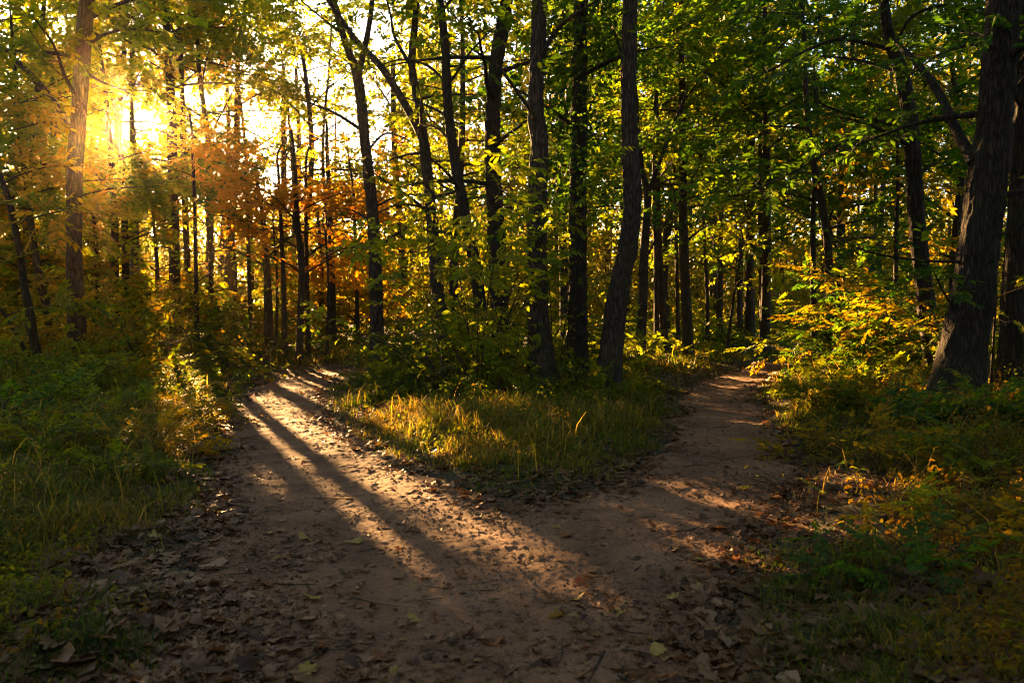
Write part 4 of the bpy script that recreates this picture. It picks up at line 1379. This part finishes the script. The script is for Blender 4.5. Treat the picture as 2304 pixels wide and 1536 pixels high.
def grit():
    """small stones and crumbs of earth on the path"""
    n = 60000
    x, y = scatter(n, 2.4, 20, .6)
    z, sd = surf(x, y)
    k = (sd < .1) & (rng.random(n) < .25 + .75 * sstep(.42, .62, fbm(x * 1.2, y * 1.2, 97, 3)))
    x, y, z = x[k], y[k], z[k]
    n = len(x)
    s = .0035 + .010 * rng.random(n) ** 4
    O = np.array([(1, 0, 0), (0, 1, 0), (-1, 0, 0), (0, -1, 0), (0, 0, .7), (0, 0, -.7)], float)
    V = O[None] * (s[:, None, None] * rng.uniform(.6, 1.3, (n, 6, 1)))
    a = rng.uniform(0, 2 * PI, n)
    c, q = np.cos(a)[:, None], np.sin(a)[:, None]
    V = np.stack([V[..., 0] * c - V[..., 1] * q, V[..., 0] * q + V[..., 1] * c, V[..., 2]], -1) + np.stack([x, y, z + s * .3], -1)[:, None, :]
    T = np.array([(0, 1, 4), (1, 2, 4), (2, 3, 4), (3, 0, 4), (1, 0, 5), (2, 1, 5), (3, 2, 5), (0, 3, 5)])
    me = make_mesh('gravel', V.reshape(-1, 3), [(np.arange(n)[:, None, None] * 6 + T).reshape(-1, 3)], M_GRIT)
    tag(obj('gravel', me), 'fine grit and crumbs of earth on the path', None, None, 'stuff')
    n = 1500
    x, y = scatter(n, 2.6, 14, .62)
    z, sd = surf(x, y)
    k = (rng.random(n) < .15 + .85 * sstep(-.8, .2, sd)) & (sd < 2.5)
    bag = Bag()
    for X, Y, Z in zip(x[k], y[k], z[k]):
        a, ln = rng.uniform(0, 2 * PI), rng.uniform(.06, .32)
        d = np.array([math.cos(a), math.sin(a), rng.normal(0, .05)])
        p = np.array([X, Y, Z + .008])
        e = np.array([-d[1], d[0], .2]) * rng.normal(0, .06) * ln
        r = rng.uniform(.0015, .005)
        bag.tube(np.array([p, p + d * ln * .5 + e, p + d * ln]), np.array([r, r * .8, r * .4]), 5)
    root = tag(thing('twig_litter', 'broken twigs lying among the fallen leaves', None, (0, 0, 0)), kind='stuff')
    bag.build('twigs', M_TWIG, root, (0, 0, 0))


M_GRIT = soil_mat('grit_stone', [(0.25, (.07, .045, .03)), (0.5, (.15, .095, .062)), (0.75, (.26, .19, .14))], 40.0, 0.3)
grit()


def fallen(shape, px, py, size, rot, mat, label, group=None, lift=.10, tilt=(0, 0)):
    p = G(px, py)
    z, _ = surf(np.array([p[0]]), np.array([p[1]]))
    key = (shape, mat.name)
    if key not in MATS:
        V, tri, quad = LEAFSHAPES[shape]
        t = np.clip(rng.normal(.5, .15, len(tri) + len(quad)), 0, 1)
        MATS[key] = make_mesh('fallen_leaf', V, [tri, quad], mat, tint=t, smooth=False)
    o = obj('fallen_leaf', MATS[key])
    o.location = (p[0], p[1], float(z[0]) + size * lift)
    o.rotation_euler = (tilt[0], tilt[1], rot)
    o.scale = (size, size, size)
    return tag(o, label, 'leaf', group)


for a in [
    (0, 1297, 1432, .125, 1.3, M_PALE, 'pale green lobed leaf lying alone on the dark path, largest in the foreground', None),
    (5, 1440, 1500, .12, .4, M_DRY, 'faded brown lobed leaf at the bottom edge, right of the single green leaf', None),
    (2, 1055, 1300, .12, 2.8, M_RUST, 'brown curled leaf in the middle of the dark path between the shadow bands', None),
    (4, 820, 1492, .15, .3, M_RUST, 'reddish brown leaf at the bottom left of the bare path', None),
    (3, 908, 1396, .09, .2, M_DRYG, 'small yellow oval leaf on the dark path left of centre', None),
    (6, 790, 1228, .09, .6, M_DRYG, 'orange yellow leaf on the first sunlit band of the left path', None),
    (1, 1568, 1337, .11, 1.2, M_DRYG, 'golden lobed leaf near the right edge of the dark path', None),
    (0, 1400, 1392, .11, 2.2, M_DRYG, 'dull yellow leaf above and right of the single green leaf', None),
    (1, 1500, 1358, .10, .5, M_DRYG, 'dull gold leaf left of the golden lobed leaf', None),
    (7, 1120, 1455, .13, 1.9, M_RUST, 'dark reddish leaf left of the single green leaf', None),
    (2, 350, 1440, .19, .3, M_DRY, 'big pale brown oak like leaf in the lower left corner', None),
    (4, 210, 1490, .20, 1.2, M_DRY, 'second big oak like leaf, nearest the lower left corner', None),
    (0, 1680, 1450, .14, .9, M_RUST, 'curled copper leaf in the lower right leaf carpet', None),
    (5, 1830, 1510, .16, 2.0, M_RUST, 'broad dark copper leaf at the bottom edge, lower right', None),
    (2, 330, 1232, .11, .7, M_DRYG, 'pale tan leaf propped on the left grass edge', None),
    (6, 57, 1068, .12, 1.5, M_RUST, 'orange brown leaf caught in the grass at the left edge', None),
    (1, 1930, 1244, .13, .4, M_GREEN, 'broad dark green leaf on the sunny right bank', None),
    (3, 2080, 1272, .12, 1.4, M_DRYG, 'round yellow leaf standing in the right bank weeds', None),
    (5, 1775, 1480, .15, .2, M_DRY, 'crumpled tan leaf in the lower right leaf carpet', None),
]:
    fallen(*a, tilt=(rng.normal(0, .2), rng.normal(0, .2)))
cnt = 0
for i in range(2600):
    px, py = rng.uniform(330, 1780), 1130 + 406 * rng.random() ** .8
    p = G(px, py)
    if path_sd(np.array([p[0]]), np.array([p[1]]))[0] > -.05 or cnt >= 150:
        continue
    edge = abs(px - 1060) / 640
    if rng.random() > .18 + .8 * edge ** 2:
        continue
    cnt += 1
    m, lab = [(M_DRY, 'brown dry leaf scattered on the earth of the path foreground'), (M_RUST, 'rust coloured leaf scattered on the earth of the path foreground'),
              (M_DRYG, 'small yellowed leaf scattered on the earth of the path foreground')][rng.choice(3, p=[.66, .22, .12])]
    fallen(int(rng.integers(0, 8)), px, py, rng.uniform(.06, .12), rng.uniform(0, 6.28), m, lab, lab.split(' scattered')[0].replace('leaf', 'leaves') + ' on the path',
           tilt=(rng.normal(0, .3) + (PI if rng.random() < .35 else 0), rng.normal(0, .3)))

# ------------------------------------------------------------------ air
def haze():
    x0, x1, y0, y1, z0, z1 = -190, 190, -70, 230, -8, 27
    V = np.array([(x0, y0, z0), (x1, y0, z0), (x1, y1, z0), (x0, y1, z0), (x0, y0, z1), (x1, y0, z1), (x1, y1, z1), (x0, y1, z1)], float)
    Fq = np.array([(0, 3, 2, 1), (4, 5, 6, 7), (0, 1, 5, 4), (1, 2, 6, 5), (2, 3, 7, 6), (3, 0, 4, 7)])
    m, nt, out = new_mat('haze_air')
    v = N(nt, 'ShaderNodeVolumePrincipled')
    v.inputs['Color'].default_value = (1.0, .70, .30, 1)
    v.inputs['Density'].default_value = HAZE
    v.inputs['Anisotropy'].default_value = .95
    nt.links.new(v.outputs[0], out.inputs['Volume'])
    tag(obj('haze', make_mesh('haze', V, [Fq], m)), 'warm hazy evening air among the trees', None, None, 'stuff')


HAZE = .00024
haze()

# ------------------------------------------------------------------ light, sky, camera
w = bpy.data.worlds.new('World')
scene.world = w
w.use_nodes = True
nt = w.node_tree
bg = nt.nodes['Background']
sky = nt.nodes.new('ShaderNodeTexSky')
sky.sky_type = 'NISHITA'
sky.sun_disc = False
sky.sun_elevation = SUN_EL
sky.sun_rotation = SUN_AZ
sky.dust_density = 0.9
sky.air_density = 1.0
nt.links.new(sky.outputs[0], bg.inputs[0])
bg.inputs[1].default_value = 0.032

sl = bpy.data.lights.new('sun', 'SUN')
sl.energy = 5.0
sl.angle = math.radians(.5)
sl.color = (1.0, .55, .20)
so = link(bpy.data.objects.new('sun', sl))
so.rotation_euler = (PI / 2 - SUN_EL, 0, 0)
from mathutils import Vector
so.rotation_euler = Vector(tuple(S)).to_track_quat('Z', 'Y').to_euler()

cam = bpy.data.cameras.new('camera')
cam.lens = 28
cam.sensor_width = 36
cam.clip_end = 1500
cam.clip_start = .05
cam.dof.use_dof = True
cam.dof.focus_distance = 12.5
cam.dof.aperture_fstop = 3.2
co = link(bpy.data.objects.new('camera', cam))
co.location = (0, 0, CAMZ)
co.rotation_euler = (PI / 2 - TH, 0, 0)
scene.camera = co

vs = scene.view_settings
vs.view_transform = 'Standard'
vs.look = 'None'
vs.exposure = 3.98
vs.gamma = 1
cy = scene.cycles
cy.use_denoising = True
cy.use_adaptive_sampling = False
cy.pixel_filter_type = 'BLACKMAN_HARRIS'
cy.filter_width = 1.15
cy.max_bounces = 8
cy.diffuse_bounces = 4
cy.transmission_bounces = 6
cy.volume_bounces = 0
cy.sample_clamp_indirect = 4.0
cy.caustics_reflective = False
cy.caustics_refractive = False
